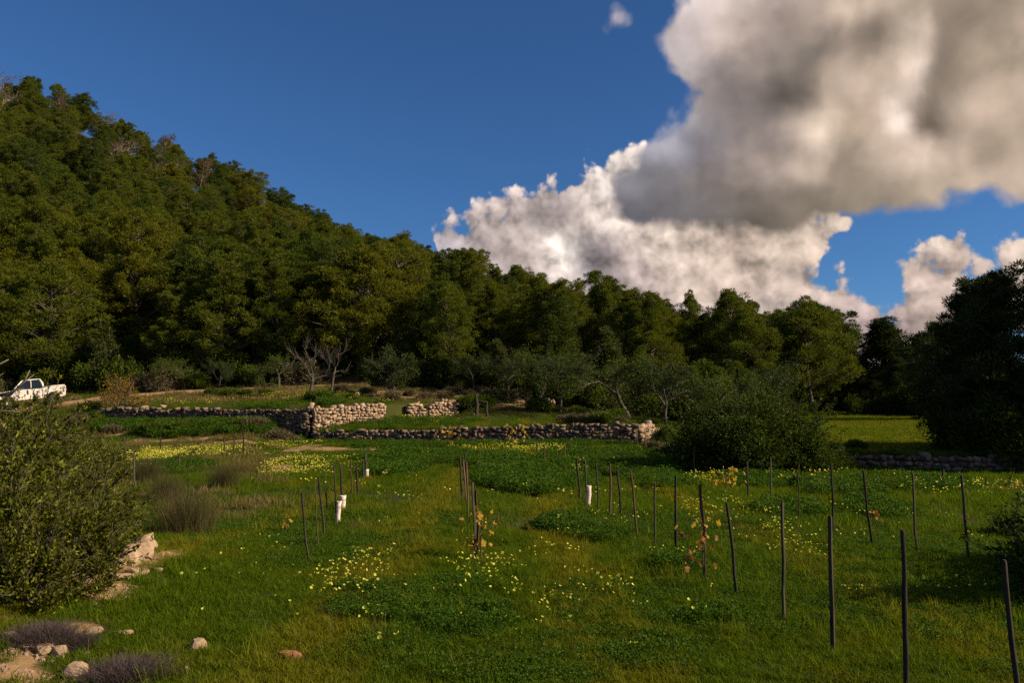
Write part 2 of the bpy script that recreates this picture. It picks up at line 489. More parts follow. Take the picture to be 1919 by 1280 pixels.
M['cover'] = leaf_mat('cover', [(0.044, 0.098, 0.008), (0.062, 0.114, 0.009), (0.038, 0.080, 0.008)], 0.34, 0.55, 0.08, patch=0.9)
M['dry_grass'] = leaf_mat('dry_grass', [(0.155, 0.118, 0.048), (0.190, 0.145, 0.058), (0.100, 0.095, 0.030)], 0.3, 0.6, patch=0.6)
M['grey_scrub'] = leaf_mat('grey_scrub', [(0.130, 0.100, 0.062), (0.110, 0.094, 0.052), (0.080, 0.080, 0.034)], 0.2, 0.7, 0.15, patch=1.0)
M['broom'] = leaf_mat('broom', [(0.075, 0.066, 0.024), (0.062, 0.064, 0.020), (0.105, 0.080, 0.032)], 0.25, 0.6, 0.2, patch=2.0)
M['lavender'] = leaf_mat('lavender', [(0.075, 0.054, 0.060), (0.092, 0.066, 0.070), (0.062, 0.056, 0.040)], 0.2, 0.6, 0.2, patch=4.0)
M['petal'] = leaf_mat('petal', [(0.78, 0.72, 0.09), (0.82, 0.79, 0.18), (0.76, 0.70, 0.10)], 0.45, 0.5, 0.2)
M['vine_yellow'] = leaf_mat('vine_yellow', [(0.42, 0.27, 0.030), (0.36, 0.26, 0.030), (0.30, 0.15, 0.025)], 0.45, 0.5, 0.2, patch=9.0)
M['vine_red'] = leaf_mat('vine_red', [(0.17, 0.050, 0.018), (0.22, 0.10, 0.020), (0.14, 0.06, 0.020)], 0.4, 0.5, 0.2, patch=9.0)
M['bark'] = rough_mat('bark', (0.070, 0.052, 0.040), (0.130, 0.105, 0.085), 3.0, 0.95, 0.4)
M['bark_grey'] = rough_mat('bark_grey', (0.050, 0.042, 0.034), (0.115, 0.098, 0.080), 4.0, 0.95, 0.3)
M['bark_pale'] = rough_mat('bark_pale', (0.130, 0.108, 0.086), (0.240, 0.205, 0.170), 4.0, 0.95, 0.3)
M['bark_dark'] = rough_mat('bark_dark', (0.045, 0.036, 0.030), (0.090, 0.075, 0.062), 4.0, 0.95, 0.4)
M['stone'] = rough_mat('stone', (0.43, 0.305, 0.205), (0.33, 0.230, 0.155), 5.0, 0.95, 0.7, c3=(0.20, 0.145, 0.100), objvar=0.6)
M['stone_shaded'] = rough_mat('stone_shaded', (0.20, 0.140, 0.100), (0.125, 0.090, 0.066), 3.5, 0.93, 0.5, c3=(0.10, 0.078, 0.058), objvar=0.8)  # darker copy of stone: shade of the walls out of the sun, in colour
M['rock'] = rough_mat('rock', (0.46, 0.325, 0.220), (0.36, 0.250, 0.165), 5.0, 0.94, 0.7, c3=(0.22, 0.155, 0.105), objvar=0.3)
M['red_rock'] = rough_mat('red_rock', (0.40, 0.180, 0.090), (0.30, 0.140, 0.075), 6.0, 0.94, 0.7)
M['earth'] = rough_mat('earth', (0.085, 0.055, 0.036), (0.060, 0.045, 0.028), 2.0, 1.0, 0.4)
M['track'] = rough_mat('track', (0.40, 0.250, 0.135), (0.33, 0.205, 0.110), 0.9, 1.0, 0.5, c3=(0.24, 0.16, 0.085), bscale=8.0)
M['stake'] = rough_mat('stake', (0.034, 0.028, 0.020), (0.062, 0.050, 0.036), 6.0, 0.9, 0.5, c3=(0.018, 0.016, 0.012), objvar=0.6, stretch=(1, 1, 0.12), bscale=26.0)
M['stake_brown'] = rough_mat('stake_brown', (0.085, 0.050, 0.028), (0.120, 0.074, 0.042), 6.0, 0.9, 0.5, objvar=0.4, stretch=(1, 1, 0.12), bscale=26.0)
M['guard'] = rough_mat('guard', (0.62, 0.50, 0.40), (0.74, 0.62, 0.52), 7.0, 0.6, 0.1, c3=(0.45, 0.34, 0.26))
M['paint'] = rough_mat('paint', (0.74, 0.69, 0.64), (0.66, 0.59, 0.52), 1.6, 0.55, 0.04, c3=(0.44, 0.34, 0.27), spec=0.3)
M['rust'] = rough_mat('rust', (0.12, 0.055, 0.028), (0.07, 0.04, 0.028), 9.0, 0.95, 0.2)
M['rubber'] = flat_mat('rubber', (0.022, 0.021, 0.020), 0.85, 0.2)
M['rim'] = flat_mat('rim', (0.34, 0.32, 0.29), 0.5, 0.5, 0.5)
M['glass'] = flat_mat('glass', (0.012, 0.014, 0.014), 0.08, 0.6)
M['lamp_red'] = flat_mat('lamp_red', (0.35, 0.03, 0.02), 0.25, 0.5)
M['lamp_clear'] = flat_mat('lamp_clear', (0.6, 0.58, 0.52), 0.15, 0.6)

# ------------------------------------------------------------------ terrain
# wall lines in plan: lower wall, tall pier with the lit upper wall, wall to the left, meadow wall
W1A, W1B = (-10.9, 45.0), (6.6, 42.0)
W2A, W2B = (-11.4, 46.0), (-7.84, 48.7)
W2C, W2D = (-6.55, 50.3), (-3.60, 52.2)
W3A, W3B = (-11.4, 46.0), (-25.8, 50.0)
W4A, W4B = (12.9, 31.0), (18.4, 28.9)

def pxu(px):
    return (px - 959.5) / FPX

def hill_shape(u):
    xs = [pxu(v) for v in (-900, -300, 0, 320, 470, 640, 1000, 1300, 1560, 1750, 2100, 3200)]
    foot = np.interp(u, xs, [64, 64, 64, 64, 64, 63, 59, 55, 76, 84, 88, 88])
    crest = np.interp(u, xs, [190, 178, 170, 162, 156, 150, 136, 122, 112, 120, 130, 140])
    rise = np.interp(u, xs, [88, 79, 69.5, 47.5, 41.0, 28.5, 15.8, 6.4, 1.0, 1.5, 1.5, 1.0])
    return foot, crest, rise

def terrain(X, Y):
    X = np.asarray(X, float); Y = np.asarray(Y, float)
    zl = 0.62 * sstep(27, 42, Y) * (1 - sstep(5.5, 11, X))
    zl = zl + 0.10 * sstep(36, 50, Y) * sstep(5.5, 11, X)
    # lower line: left wall, then the lower wall
    l1 = np.where(X < -11.15, 46.0 + (-11.4 - X) * (4.0 / 14.4), 45.0 - (X + 10.9) * (3.0 / 17.5)) + 0.28
    zl = zl + 1.05 * sstep(l1 - 6.5, l1 - 0.6, Y) * sstep(-12.6, -14.6, X)
    s1 = np.clip((Y - l1) / 0.25 + 0.5, 0, 1)
    # terrace between the lower and the upper wall
    zw1 = 1.24 + np.clip(X + 10.9, 0, 18) * (0.42 / 16.0)
    l2 = np.interp(X, [-11.4, -7.84, -6.55, -3.6, 3.0, 6.6], [46.0, 48.7, 50.3, 52.2, 55.0, 57.0]) + 0.28
    t = np.clip((Y - l1) / np.maximum(l2 - l1, 0.6), 0, 1)
    zt1 = zw1 + (np.interp(X, [-11.4, -7.84, -3.6, 6.6], [1.45, 1.98, 2.20, 2.55]) - zw1) * t
    ztop = np.interp(X, [-11.4, -7.84, -3.6, 3.0, 6.6], [2.55, 2.86, 3.05, 3.1, 3.0])
    up = ztop + (4.6 - ztop) * np.clip((Y - l2) / np.maximum(64 - l2, 1.0), 0, 1)
    wall2 = 1 - sstep(-3.9, -2.6, X)
    sharp = np.clip((Y - l2) / 0.25 + 0.5, 0, 1)
    soft = sstep(l2 - 5.0, l2 + 2.5, Y)
    s2 = sharp * wall2 + soft * (1 - wall2)
    zmid = zt1 * (1 - s2) + up * s2
    zleft = 2.52 + 0.14 * np.clip(Y - l1, 0, np.maximum(64 - l1, 1))
    zhigh = np.where(X < -11.15, zleft, zmid)
    # left end of the wall and beyond: a bank instead of a wall
    bank = sstep(-24.5, -26.5, X)
    soft1 = sstep(l1 - 7.0, l1 + 2.0, Y)
    s1 = s1 * (1 - bank) + soft1 * bank
    # right end: corner of the lower wall, then an even slope
    inside = np.clip((6.75 - X) / (0.25 + np.maximum(Y - 47.5, 0) * 1.4) + 0.5, 0, 1)
    zr = zl + (1.9 - zl) * sstep(37, 54, Y)
    # meadow to the right
    l4 = np.interp(X, [9, 12.9, 18.4, 30], [32.5, 31.0, 28.9, 25.0]) + 0.28
    s4 = np.clip((Y - l4) / 0.25 + 0.5, 0, 1)
    zm = zl * (1 - s4) + s4 * (0.62 + np.maximum(Y - l4, 0) * 0.042)
    zm = np.minimum(zm, 2.9)
    mead = sstep(8.5, 13.5, X)
    zr = zr * (1 - mead) + zm * mead
    z = zl * (1 - s1) + zhigh * s1
    z = z * inside + zr * (1 - inside)
    # bank in the near left corner
    z = z + 0.28 * sstep(-2.6, -5.0, X) * sstep(4.0, 7.0, Y) * (1 - sstep(10.0, 14.0, Y))
    # hill
    Ys = np.maximum(Y, 1.0)
    foot, crest, rise = hill_shape(X / Ys)
    tt = np.clip((Ys - foot) / (crest - foot), 0, 1.0)
    bumps = (fbm(X * 0.035 + 7, Y * 0.035, 5, 3) - 0.5) * 4.0 * sstep(0.05, 0.35, tt)
    z = z + rise * (0.25 * tt + 0.75 * tt ** 1.12) + bumps * np.minimum(1, rise / 12.0) - np.maximum(Ys - crest - 12, 0) * 0.10
    near = 1 - sstep(30, 60, np.abs(Y))
    z = z + (fbm(X * 0.9, Y * 0.9, 1, 3) - 0.5) * 0.12 * near + (fbm(X * 0.25, Y * 0.25, 3, 2) - 0.5) * 0.18 * sstep(8, 20, Y) * near
    return z

def tz(x, y):
    return float(terrain(np.array([x]), np.array([y]))[0])

_D = np.concatenate([np.arange(3.0, 60, 0.04), np.arange(60, 220, 0.2)])
def ground(px, py):
    """where the line of sight through this point of the view meets the ground"""
    d = ray(px, py)
    x = d.x / d.y * _D; z = CAM_H + d.z / d.y * _D
    g = terrain(x, _D)
    hit = np.nonzero(z <= g)[0]
    i = int(hit[0]) if len(hit) else len(_D) - 1
    return Vector((x[i], _D[i], g[i]))

def px_of(p):
    """back from a point to photograph coordinates"""
    v = Vector(p) - Vector((0, 0, CAM_H))
    c, s = math.cos(PITCH), math.sin(PITCH)
    dep = v.y * c + v.z * s; up = -v.y * s + v.z * c
    return 959.5 + v.x / dep * FPX, 640.0 - up / dep * FPX

def dirt_mask(X, Y):
    X = np.asarray(X, float); Y = np.asarray(Y, float)
    m = np.zeros_like(X)
    n = fbm(X * 0.8, Y * 0.8, 41, 4) - 0.5
    def ell(px, py, rx, ry, k=1.0):
        a = ground(px, py); b = ground(px, py + ry); c = ground(px, py - ry)
        wx = rx / FPX * a.y
        wy = max(abs(c.y - b.y) / 2, 0.25)
        d = np.sqrt(((X - a.x) / wx) ** 2 + ((Y - a.y) / wy) ** 2) + n * 1.3
        return k * (1 - sstep(0.7, 1.15, d))
    for e in [(240, 834, 60, 5), (330, 826, 90, 4), (430, 829, 50, 4), (215, 812, 40, 8, 0.6), (600, 842, 70, 5), (680, 843, 50, 3), (520, 876, 22, 6), (580, 836, 30, 6, 0.7),
              (70, 1218, 50, 10, 0.62), (20, 1270, 50, 8, 0.66), (230, 1060, 55, 45), (200, 1110, 50, 25, 0.8), (140, 1180, 60, 10, 0.7), (20, 1160, 50, 20, 0.45),
              (545, 1230, 16, 5), (1055, 1143, 12, 4), (1380, 1122, 20, 6, 0.8), (1470, 1170, 18, 5, 0.7), (1000, 800, 60, 4, 0.6)]:
        m = np.maximum(m, ell(*e))
    bankm = sstep(52.5, 54, Y) * (1 - sstep(58, 61, Y)) * sstep(-12.0, -9.5, X) * (1 - sstep(1.0, 4.5, X))
    m = np.maximum(m, bankm * sstep(-0.12, 0.10, n + 0.10))
    return np.clip(m, 0, 1)

def build_ground():
    xs = np.concatenate([-np.geomspace(900, 34, 34), np.arange(-33, 26, 0.22), np.geomspace(26.5, 900, 40)])
    ys = np.concatenate([np.linspace(-300, -10, 18), np.linspace(-8, 2.5, 14), np.arange(3, 27, 0.25), np.arange(27, 58, 0.125), np.arange(58, 72, 0.5), np.arange(72, 200, 3.0), np.geomspace(205, 2500, 24)])
    X, Y = np.meshgrid(xs, ys)
    Z = terrain(X, Y)
    far = sstep(230, 420, np.hypot(X, Y))
    Z = Z * (1 - far) + np.minimum(Z, 0) * 0 - 6.0 * far
    V = np.stack([X, Y, Z], -1).reshape(-1, 3)
    nx, ny = len(xs), len(ys)
    i = np.arange(ny - 1)[:, None] * nx; k = np.arange(nx - 1)[None, :]
    Q = np.stack([i + k, i + k + 1, i + nx + k + 1, i + nx + k], -1).reshape(-1, 4)
    m, t, out = new_mat('ground')
    att = t.new('ShaderNodeAttribute'); att.attribute_name = 'dirt'
    geo = t.new('ShaderNodeNewGeometry')
    pos = geo.outputs['Position']
    n1 = t.noise(pos, 0.45, 5.0, 0.6)
    n2 = t.noise(pos, 3.5, 5.0, 0.65)
    green = t.mix(t.smooth(n1, 0.35, 0.65), (0.030, 0.042, 0.009), (0.052, 0.052, 0.013))
    green = t.mix(t.smooth(n2, 0.5, 0.75), green, (0.062, 0.046, 0.022))
    dirt = t.mix(t.smooth(n2, 0.3, 0.7), (0.37, 0.235, 0.125), (0.28, 0.175, 0.092))
    dirt = t.mix(t.smooth(t.noise(pos, 14.0, 4.0, 0.6), 0.55, 0.75), dirt, (0.17, 0.11, 0.06))
    att2 = t.new('ShaderNodeAttribute'); att2.attribute_name = 'wood'
    wood = t.mix(t.smooth(n2, 0.35, 0.7), (0.060, 0.046, 0.026), (0.034, 0.036, 0.014))
    col = t.mix(att2.outputs['Fac'], green, wood)
    col = t.mix(t.smooth(t.math('ADD', att.outputs['Fac'], t.math('MULTIPLY_ADD', n2, 0.5, -0.25)), 0.35, 0.65), col, dirt)
    p = t.new('ShaderNodeBsdfPrincipled')
    t.put(p.inputs['Base Color'], col)
    p.inputs['Roughness'].default_value = 1.0
    p.inputs['Specular IOR Level'].default_value = 0.1
    b = t.new('ShaderNodeBump'); b.inputs['Strength'].default_value = 0.6; b.inputs['Distance'].default_value = 0.05
    t.l.new(t.noise(pos, 9.0, 6.0, 0.65), b.inputs['Height']); t.l.new(b.outputs[0], p.inputs['Normal'])
    t.l.new(p.outputs[0], out.inputs['Surface'])
    me = mesh_of('ground', V, Q, mat=m, smooth=True)
    a = me.attributes.new('dirt', 'FLOAT', 'POINT')
    a.data.foreach_set('value', dirt_mask(X, Y).ravel().astype(np.float32))
    foot, crest, rise = hill_shape(X / np.maximum(Y, 1))
    wd = sstep(-3, 3, np.maximum(Y, 1) - foot)
    a = me.attributes.new('wood', 'FLOAT', 'POINT')
    a.data.foreach_set('value', wd.ravel().astype(np.float32))
    tag(link('ground', me), kind='structure')
build_ground()

TRACK = []
def build_track():
    """pale dirt track past the parked pickup"""
    pts = [(-60, 786, 50.5), (40, 772, 53.0), (110, 762, 55.0), (160, 748, 57.0), (215, 735, 59.0), (300, 729, 60.5), (360, 727, 61.2), (420, 726, 61.6), (520, 724, 61.8), (640, 724, 61.5), (760, 728, 61.0)]
    wid = [1.5, 1.5, 1.45, 1.3, 1.5, 1.5, 1.35, 0.6, 0.45, 0.4, 0.3]
    P = np.array([[pxu(a) * d, d] for a, b, d in pts])
    tt = np.linspace(0, len(P) - 1, 150)
    cx = np.interp(tt, range(len(P)), P[:, 0]); cy = np.interp(tt, range(len(P)), P[:, 1]); ww = np.interp(tt, range(len(P)), wid)
    for _ in range(6):
        cx[1:-1] = (cx[:-2] + 2 * cx[1:-1] + cx[2:]) / 4; cy[1:-1] = (cy[:-2] + 2 * cy[1:-1] + cy[2:]) / 4
    tx, ty = np.gradient(cx), np.gradient(cy)
    ln = np.hypot(tx, ty); nx, ny = -ty / ln, tx / ln
    TRACK.extend([cx, cy, ww])
    k = np.linspace(-1, 1, 13)
    edge = 1 + (fbm(cx * 0.7, cy * 0.7, 9) - 0.5) * 0.6
    X = cx[:, None] + nx[:, None] * k[None] * ww[:, None] * edge[:, None]
    Y = cy[:, None] + ny[:, None] * k[None] * ww[:, None] * edge[:, None]
    Z = terrain(X, Y) + 0.07 - 0.09 * np.abs(k[None]) ** 4 - 0.03 * np.exp(-((np.abs(k[None]) - 0.5) / 0.15) ** 2)
    V = np.stack([X, Y, Z], -1).reshape(-1, 3)
    n = len(k)
    i = np.arange(len(cx) - 1)[:, None] * n; j = np.arange(n - 1)[None]
    Q = np.stack([i + j, i + n + j, i + n + j + 1, i + j + 1], -1).reshape(-1, 4)
    tag(link('dirt_track', mesh_of('dirt_track', V, Q, mat=M['track'], smooth=True)), kind='structure')
build_track()
def on_track(X, Y):
    cx, cy, ww = TRACK
    out = np.zeros(len(X), bool)
    for k in range(0, len(cx), 2):
        out |= (X - cx[k]) ** 2 + (Y - cy[k]) ** 2 < (ww[k] * 0.92) ** 2
    return out

# ------------------------------------------------------------------ dry stone walls
def stone_protos(n, seed, mat, name='stone'):
    """irregular rounded blocks, unit size"""
    out = []
    rng = np.random.default_rng(seed)
    g = np.array([-1, 0, 1.0])
    pts = []; idx = {}
    for x in range(3):
        for y in range(3):
            for z in range(3):
                if (x, y, z) == (1, 1, 1): continue
                idx[(x, y, z)] = len(pts); pts.append((g[x], g[y], g[z]))
    pts = np.array(pts)
    faces = []
    for ax in range(3):
        for side in (0, 2):
            for a in (0, 1):
                for b in (0, 1):
                    q = []
                    for da, db in ((0, 0), (1, 0), (1, 1), (0, 1)):
                        c = [0, 0, 0]; c[ax] = side; c[(ax + 1) % 3] = a + da; c[(ax + 2) % 3] = b + db
                        q.append(idx[tuple(c)])
                    if side == 0: q.reverse()
                    faces.append(q)
    for k in range(n):
        C = np.array([[[(x, y, z) for z in (-1, 1)] for y in (-1, 1)] for x in (-1, 1)], float) + rng.normal(0, 0.17, (2, 2, 2, 3))
        t = (pts + 1) / 2
        P = np.zeros_like(pts)
        for ix in (0, 1):
            for iy in (0, 1):
                for iz in (0, 1):
                    wgt = (t[:, 0] if ix else 1 - t[:, 0]) * (t[:, 1] if iy else 1 - t[:, 1]) * (t[:, 2] if iz else 1 - t[:, 2])
                    P += wgt[:, None] * C[ix, iy, iz]
        P = P / np.linalg.norm(pts, axis=1, keepdims=True) ** 0.08 + rng.normal(0, 0.07, P.shape)
        P = P * 0.5 / np.abs(P).max(axis=0)
        out.append(mesh_of(name, P, faces, mat=mat))
    return out

STONES = {'stone': stone_protos(14, 5, M['stone']), 'stone_shaded': stone_protos(14, 6, M['stone_shaded'])}

def dry_wall(label, a, b, base, top, mat, seed, size=(0.27, 0.15), thick=0.46, group='dry stone terrace walls', ragged=0.10, gaps=()):
    """a, b: plan ends; base, top: functions of 0..1 along the wall; every stone is its own piece"""
    rnd = random.Random(seed)
    a = Vector((a[0], a[1], 0)); b = Vector((b[0], b[1], 0))
    L = (b - a).length
    d = (b - a) / L
    ang = math.atan2(d.y, d.x)
    nrm = Vector((d.y, -d.x, 0))                      # the seen face
    if nrm.y > 0: nrm = -nrm
    mid = (a + b) / 2
    root = link('dry_stone_wall', None, None, (mid.x, mid.y, min(base(0), base(1))))
    tag(root, label, 'wall', group, 'thing')
    inv = root.matrix_basis.inverted()
    # earth and rubble behind the face stones
    g = Geo()
    n = max(6, int(L / 0.4))
    for k in range(n):
        s0, s1 = k / n, (k + 1) / n
        sm = (s0 + s1) / 2
        zb, zt = base(sm) - 0.3, top(sm) - 0.13
        if zt - zb < 0.1: continue
        c = a + d * (L * sm) - nrm * 0.02
        g.box((c.x - root.location.x, c.y - root.location.y, (zb + zt) / 2 - root.location.z), (L / n * 0.995, thick * 0.80, zt - zb), ang)
    link('rubble_core', g.mesh('rubble_core', M['earth']), root)
    count = 0; extra = Geo()
    zmin = min(base(k / 10) for k in range(11)) - 0.12
    zmax = max(top(k / 10) for k in range(11))
    z = zmin
    while z < zmax:
        h0 = size[1] * rnd.uniform(0.85, 1.2)
        s = -rnd.uniform(0, 0.2)
        while s < L:
            w = size[0] * rnd.choice((0.55, 0.75, 0.9, 1.0, 1.2, 1.5)) * rnd.uniform(0.85, 1.15)
            h = h0 * rnd.uniform(0.8, 1.35)
            u = min(max((s + w / 2) / L, 0), 1)
            skip = any(g0 < u < g1 for g0, g1 in gaps)
            zc = z + h0 / 2 + rnd.uniform(-0.035, 0.035)
            tb = top(u) + rnd.uniform(-ragged, ragged)
            if zc < tb and zc + h > base(u) - 0.1 and s + w < L + 0.12 and not skip:
                c = a + d * (s + w / 2) + nrm * (0.05 + rnd.uniform(-0.035, 0.035))
                o = bpy.data.objects.new('stone', rnd.choice(STONES[mat]))
                o.parent = root
                o.location = (c.x - root.location.x, c.y - root.location.y, zc - root.location.z)
                o.rotation_euler = (rnd.uniform(-0.2, 0.2), rnd.uniform(-0.3, 0.3), ang + rnd.uniform(-0.18, 0.18))
                o.scale = (w * 1.13 * rnd.choice((1, -1)), thick * rnd.uniform(0.85, 1.08), h * 1.16)
                COL.objects.link(o)
                count += 1
            s += w * 0.98
        z += h0 * 0.95
    return root, count

def lerp(a, b):
    return lambda t: a + (b - a) * t
def poly(*pts):
    xs = [p[0] for p in pts]; ys = [p[1] for p in pts]
    return lambda t: float(np.interp(t, xs, ys))

WALLS = []
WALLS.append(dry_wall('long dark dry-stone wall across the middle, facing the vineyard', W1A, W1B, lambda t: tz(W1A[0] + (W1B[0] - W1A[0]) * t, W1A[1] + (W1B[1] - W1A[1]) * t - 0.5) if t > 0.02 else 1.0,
      poly((0, 1.27), (0.1, 1.30), (0.5, 1.50), (0.85, 1.70), (1, 1.74)), 'stone_shaded', 1, (0.285, 0.165), ragged=0.06))
WALLS.append(dry_wall('short sunlit return at the far end of the long dark wall', (6.62, 42.1), (8.0, 44.6), lerp(0.62, 0.95), poly((0, 1.72), (0.4, 1.78), (1, 1.45)), 'stone', 2, (0.30, 0.2)))
WALLS.append(dry_wall('sunlit pink stone wall ending in a tall pier', W2A, W2B, poly((0, 1.15), (0.18, 1.25), (0.35, 1.6), (1, 1.92)), poly((0, 2.62), (0.3, 2.72), (1, 2.94)), 'stone', 3, (0.25, 0.165), ragged=0.06))
WALLS.append(dry_wall('broken sunlit stone wall with a gap, beyond the pink wall', W2C, W2D, poly((0, 2.12), (1, 2.2)), poly((0, 2.95), (0.24, 3.0), (0.33, 2.6), (0.42, 2.95), (0.6, 3.14), (1, 3.12)), 'stone', 4, (0.25, 0.165), ragged=0.07, gaps=((0.30, 0.40),)))
WALLS.append(dry_wall('low overgrown stone wall running from the pier to the orange sapling', (W3A[0] - 0.25, W3A[1]), W3B, poly((0, 1.3), (0.08, 1.4), (0.25, 1.75), (1, 2.1)), poly((0, 2.62), (0.1, 2.55), (0.5, 2.60), (1, 2.62)), 'stone_shaded', 5, (0.27, 0.155), ragged=0.05))
WALLS.append(dry_wall('rough shaded stone wall holding up the small meadow', W4B, W4A, lerp(-0.02, -0.02), poly((0, 0.72), (0.2, 0.66), (0.6, 0.62), (1, 0.58)), 'stone_shaded', 6, (0.28, 0.17), ragged=0.05))
WALLS.append(dry_wall('small stone remnant at the foot of the dark trees', (2.0, 54.6), (2.8, 55.4), lerp(2.55, 2.7), lerp(3.25, 3.3), 'stone', 7, (0.26, 0.17)))
# one upright stone standing on the pier
o = link('capstone', STONES['stone'][3], None, (-11.55, 45.95, 2.74)); o.scale = (0.36, 0.32, 0.42); o.rotation_euler = (0.1, 0.2, 0.4)
tag(o, 'single upright pale stone standing on top of the pier', 'stone')

# ------------------------------------------------------------------ trees
def limb(g, a, b, r0, r1, rng, sag=0.1, n=4, sides=5):
    a = np.asarray(a, float); b = np.asarray(b, float)
    t = np.linspace(0, 1, n)[:, None]
    P = a + (b - a) * t
    L = np.linalg.norm(b - a)
    P = P + np.sin(t * math.pi) * rng.normal(0, sag * L, 3)
    g.tube(P, np.linspace(r0, r1, n), sides)
    return P

def pine(seed, H, Rr, low, nclump, ntuft, L, W, shape, lean=0.06, mat_leaf='pine_olive', mat_bark='bark', clump=0.24):
    """an Aleppo-like pine: leaning trunk, limbs, needle tufts massed in cloud-like clumps"""
    rng = np.random.default_rng(seed)
    g = Geo()
    lx, ly = rng.normal(0, lean, 2)
    tt = np.linspace(0, 1, 8)
    top = H * 0.9
    trunk = np.stack([lx * H * tt + 0.02 * H * np.sin(tt * 5 + seed), ly * H * tt + 0.02 * H * np.cos(tt * 4 + seed), tt * top - 0.3 * (1 - tt)], -1)
    g.tube(trunk, 0.022 * H * (1 - 0.82 * tt) + 0.02, 7)
    ph = rng.uniform(0, 6.28, 3)
    Ps, As = [], []
    for k in range(nclump):
        t = ((k + rng.uniform(0, 1)) / nclump)
        if shape == 'round': prof = math.sqrt(max(0.03, 1 - (2 * (t ** 0.85) - 0.92) ** 2))
        elif shape == 'cone': prof = max(0.10, (1 - t) ** 0.75)
        elif shape == 'umbrella': prof = 0.45 + 0.55 * math.sin(min(t * 1.25, 1) * math.pi / 2) if t < 0.85 else 0.75
        else: prof = 0.55 + 0.45 * math.sin(t * 9 + ph[0]) * (1 - t) + 0.2 * (1 - t)
        ang = rng.uniform(0, 6.283)
        lob = 1 + 0.28 * math.sin(2 * ang + ph[1]) + 0.16 * math.sin(5 * ang + ph[2])
        rad = Rr * prof * lob * math.sqrt(rng.uniform(0.15, 1))
        z = low + (H - low) * t
        base = trunk[min(int(z / top * 7), 7)]
        c = np.array([base[0] + rad * math.cos(ang), base[1] + rad * math.sin(ang), z + rng.normal(0, 0.03 * H)])
        rc = clump * Rr * rng.uniform(0.7, 1.35) * (0.75 if t > 0.85 else 1)
        if rng.random() < 0.55:
            zz = max(0.25 * H, c[2] - 0.35 * rad - 0.05 * H)
            s = np.array([np.interp(zz, trunk[:, 2], trunk[:, 0]), np.interp(zz, trunk[:, 2], trunk[:, 1]), min(zz, top)])
            limb(g, s, c, 0.006 * H, 0.002 * H, rng, 0.06, 3, 4)
        n = int(ntuft * rng.uniform(0.7, 1.3))
        d = rng.normal(size=(n, 3)); d[:, 2] += 0.35
        d = unit(d)
        P = c + d * np.array([1, 1, 0.62]) * rc * rng.uniform(0.45, 1.08, (n, 1))
        Ps.append(P); As.append(d * 0.7 + np.array([0, 0, 0.45]) + rng.normal(0, 0.5, (n, 3)))
    P = np.concatenate(Ps); A = np.concatenate(As)
    n = len(P)
    V, Q = kites(rng, P, A, L * rng.uniform(0.7, 1.35, n), W * rng.uniform(0.7, 1.4, n))
    c = Geo(); c.add(V, Q)
    return g.mesh('trunk', M[mat_bark], True), c.mesh('crown', M[mat_leaf])

def twig_tree(seed, H, spread, levels, kids, r0, mat, up=0.45, leaf=None, leaf_n=0, leaf_size=(0.06, 0.03), trunk_h=0.25, stems=1, droop=0.0, sides=5, fuzz=None):
    """a branching tree; with leaf the outer twigs carry leaves"""
    rng = np.random.default_rng(seed)
    g = Geo(); tips = []
    def grow(p, d, ln, r, lev):
        d = d / np.linalg.norm(d)
        n = 4
        P = [p]
        dd = d.copy()
        for k in range(n):
            dd = dd + rng.normal(0, 0.16, 3); dd[2] -= droop * (levels - lev) * 0.1
            dd /= np.linalg.norm(dd)
            P.append(P[-1] + dd * ln / n)
        P = np.array(P)
        g.tube(P, np.linspace(r, r * 0.62, n + 1), sides if lev > 1 else 3)
        if lev <= 1: tips.append(P)
        if lev == 0: return
        for k in range(kids if lev < levels else kids + 1):
            t = rng.uniform(0.35, 1.0) if k else 1.0
            i = min(int(t * n), n)
            ax = unit(rng.normal(size=3))
            nd = dd * 0.75 + ax * rng.uniform(0.55, 0.95) * spread + np.array([0, 0, up * rng.uniform(0.1, 1)])
            grow(P[i], nd, ln * rng.uniform(0.58, 0.85), r * rng.uniform(0.45, 0.66), lev - 1)
    for s in range(stems):
        d0 = np.array([rng.normal(0, 0.12), rng.normal(0, 0.12), 1.0]) if stems == 1 else np.array([rng.normal(0, 0.5), rng.normal(0, 0.5), 1.0])
        grow(np.array([rng.normal(0, 0.02), rng.normal(0, 0.02), -0.1]) * stems, d0, H * trunk_h + 0.1, r0, levels)
    trunk = g.mesh('trunk', M[mat], True)
    V = np.concatenate(g.V); zmax = V[:, 2].max()
    k = H / zmax
    co = np.empty(len(trunk.vertices) * 3, np.float32); trunk.vertices.foreach_get('co', co); trunk.vertices.foreach_set('co', co * k)
    trunk.update()
    if not leaf: return trunk, None
    P = np.concatenate(tips) * k
    i = rng.integers(0, len(P), leaf_n)
    n = leaf_n
    Pn = P[i] + rng.normal(0, 1.0, (n, 3)) * (0.03 * H if fuzz is None else fuzz)
    V, Q = kites(rng, Pn, rng.normal(size=(n, 3)) + np.array([0, 0, 0.3]), leaf_size[0] * rng.uniform(0.7, 1.3, n), leaf_size[1] * rng.uniform(0.7, 1.3, n))
    c = Geo(); c.add(V, Q)
    return trunk, c.mesh('crown', M[leaf])

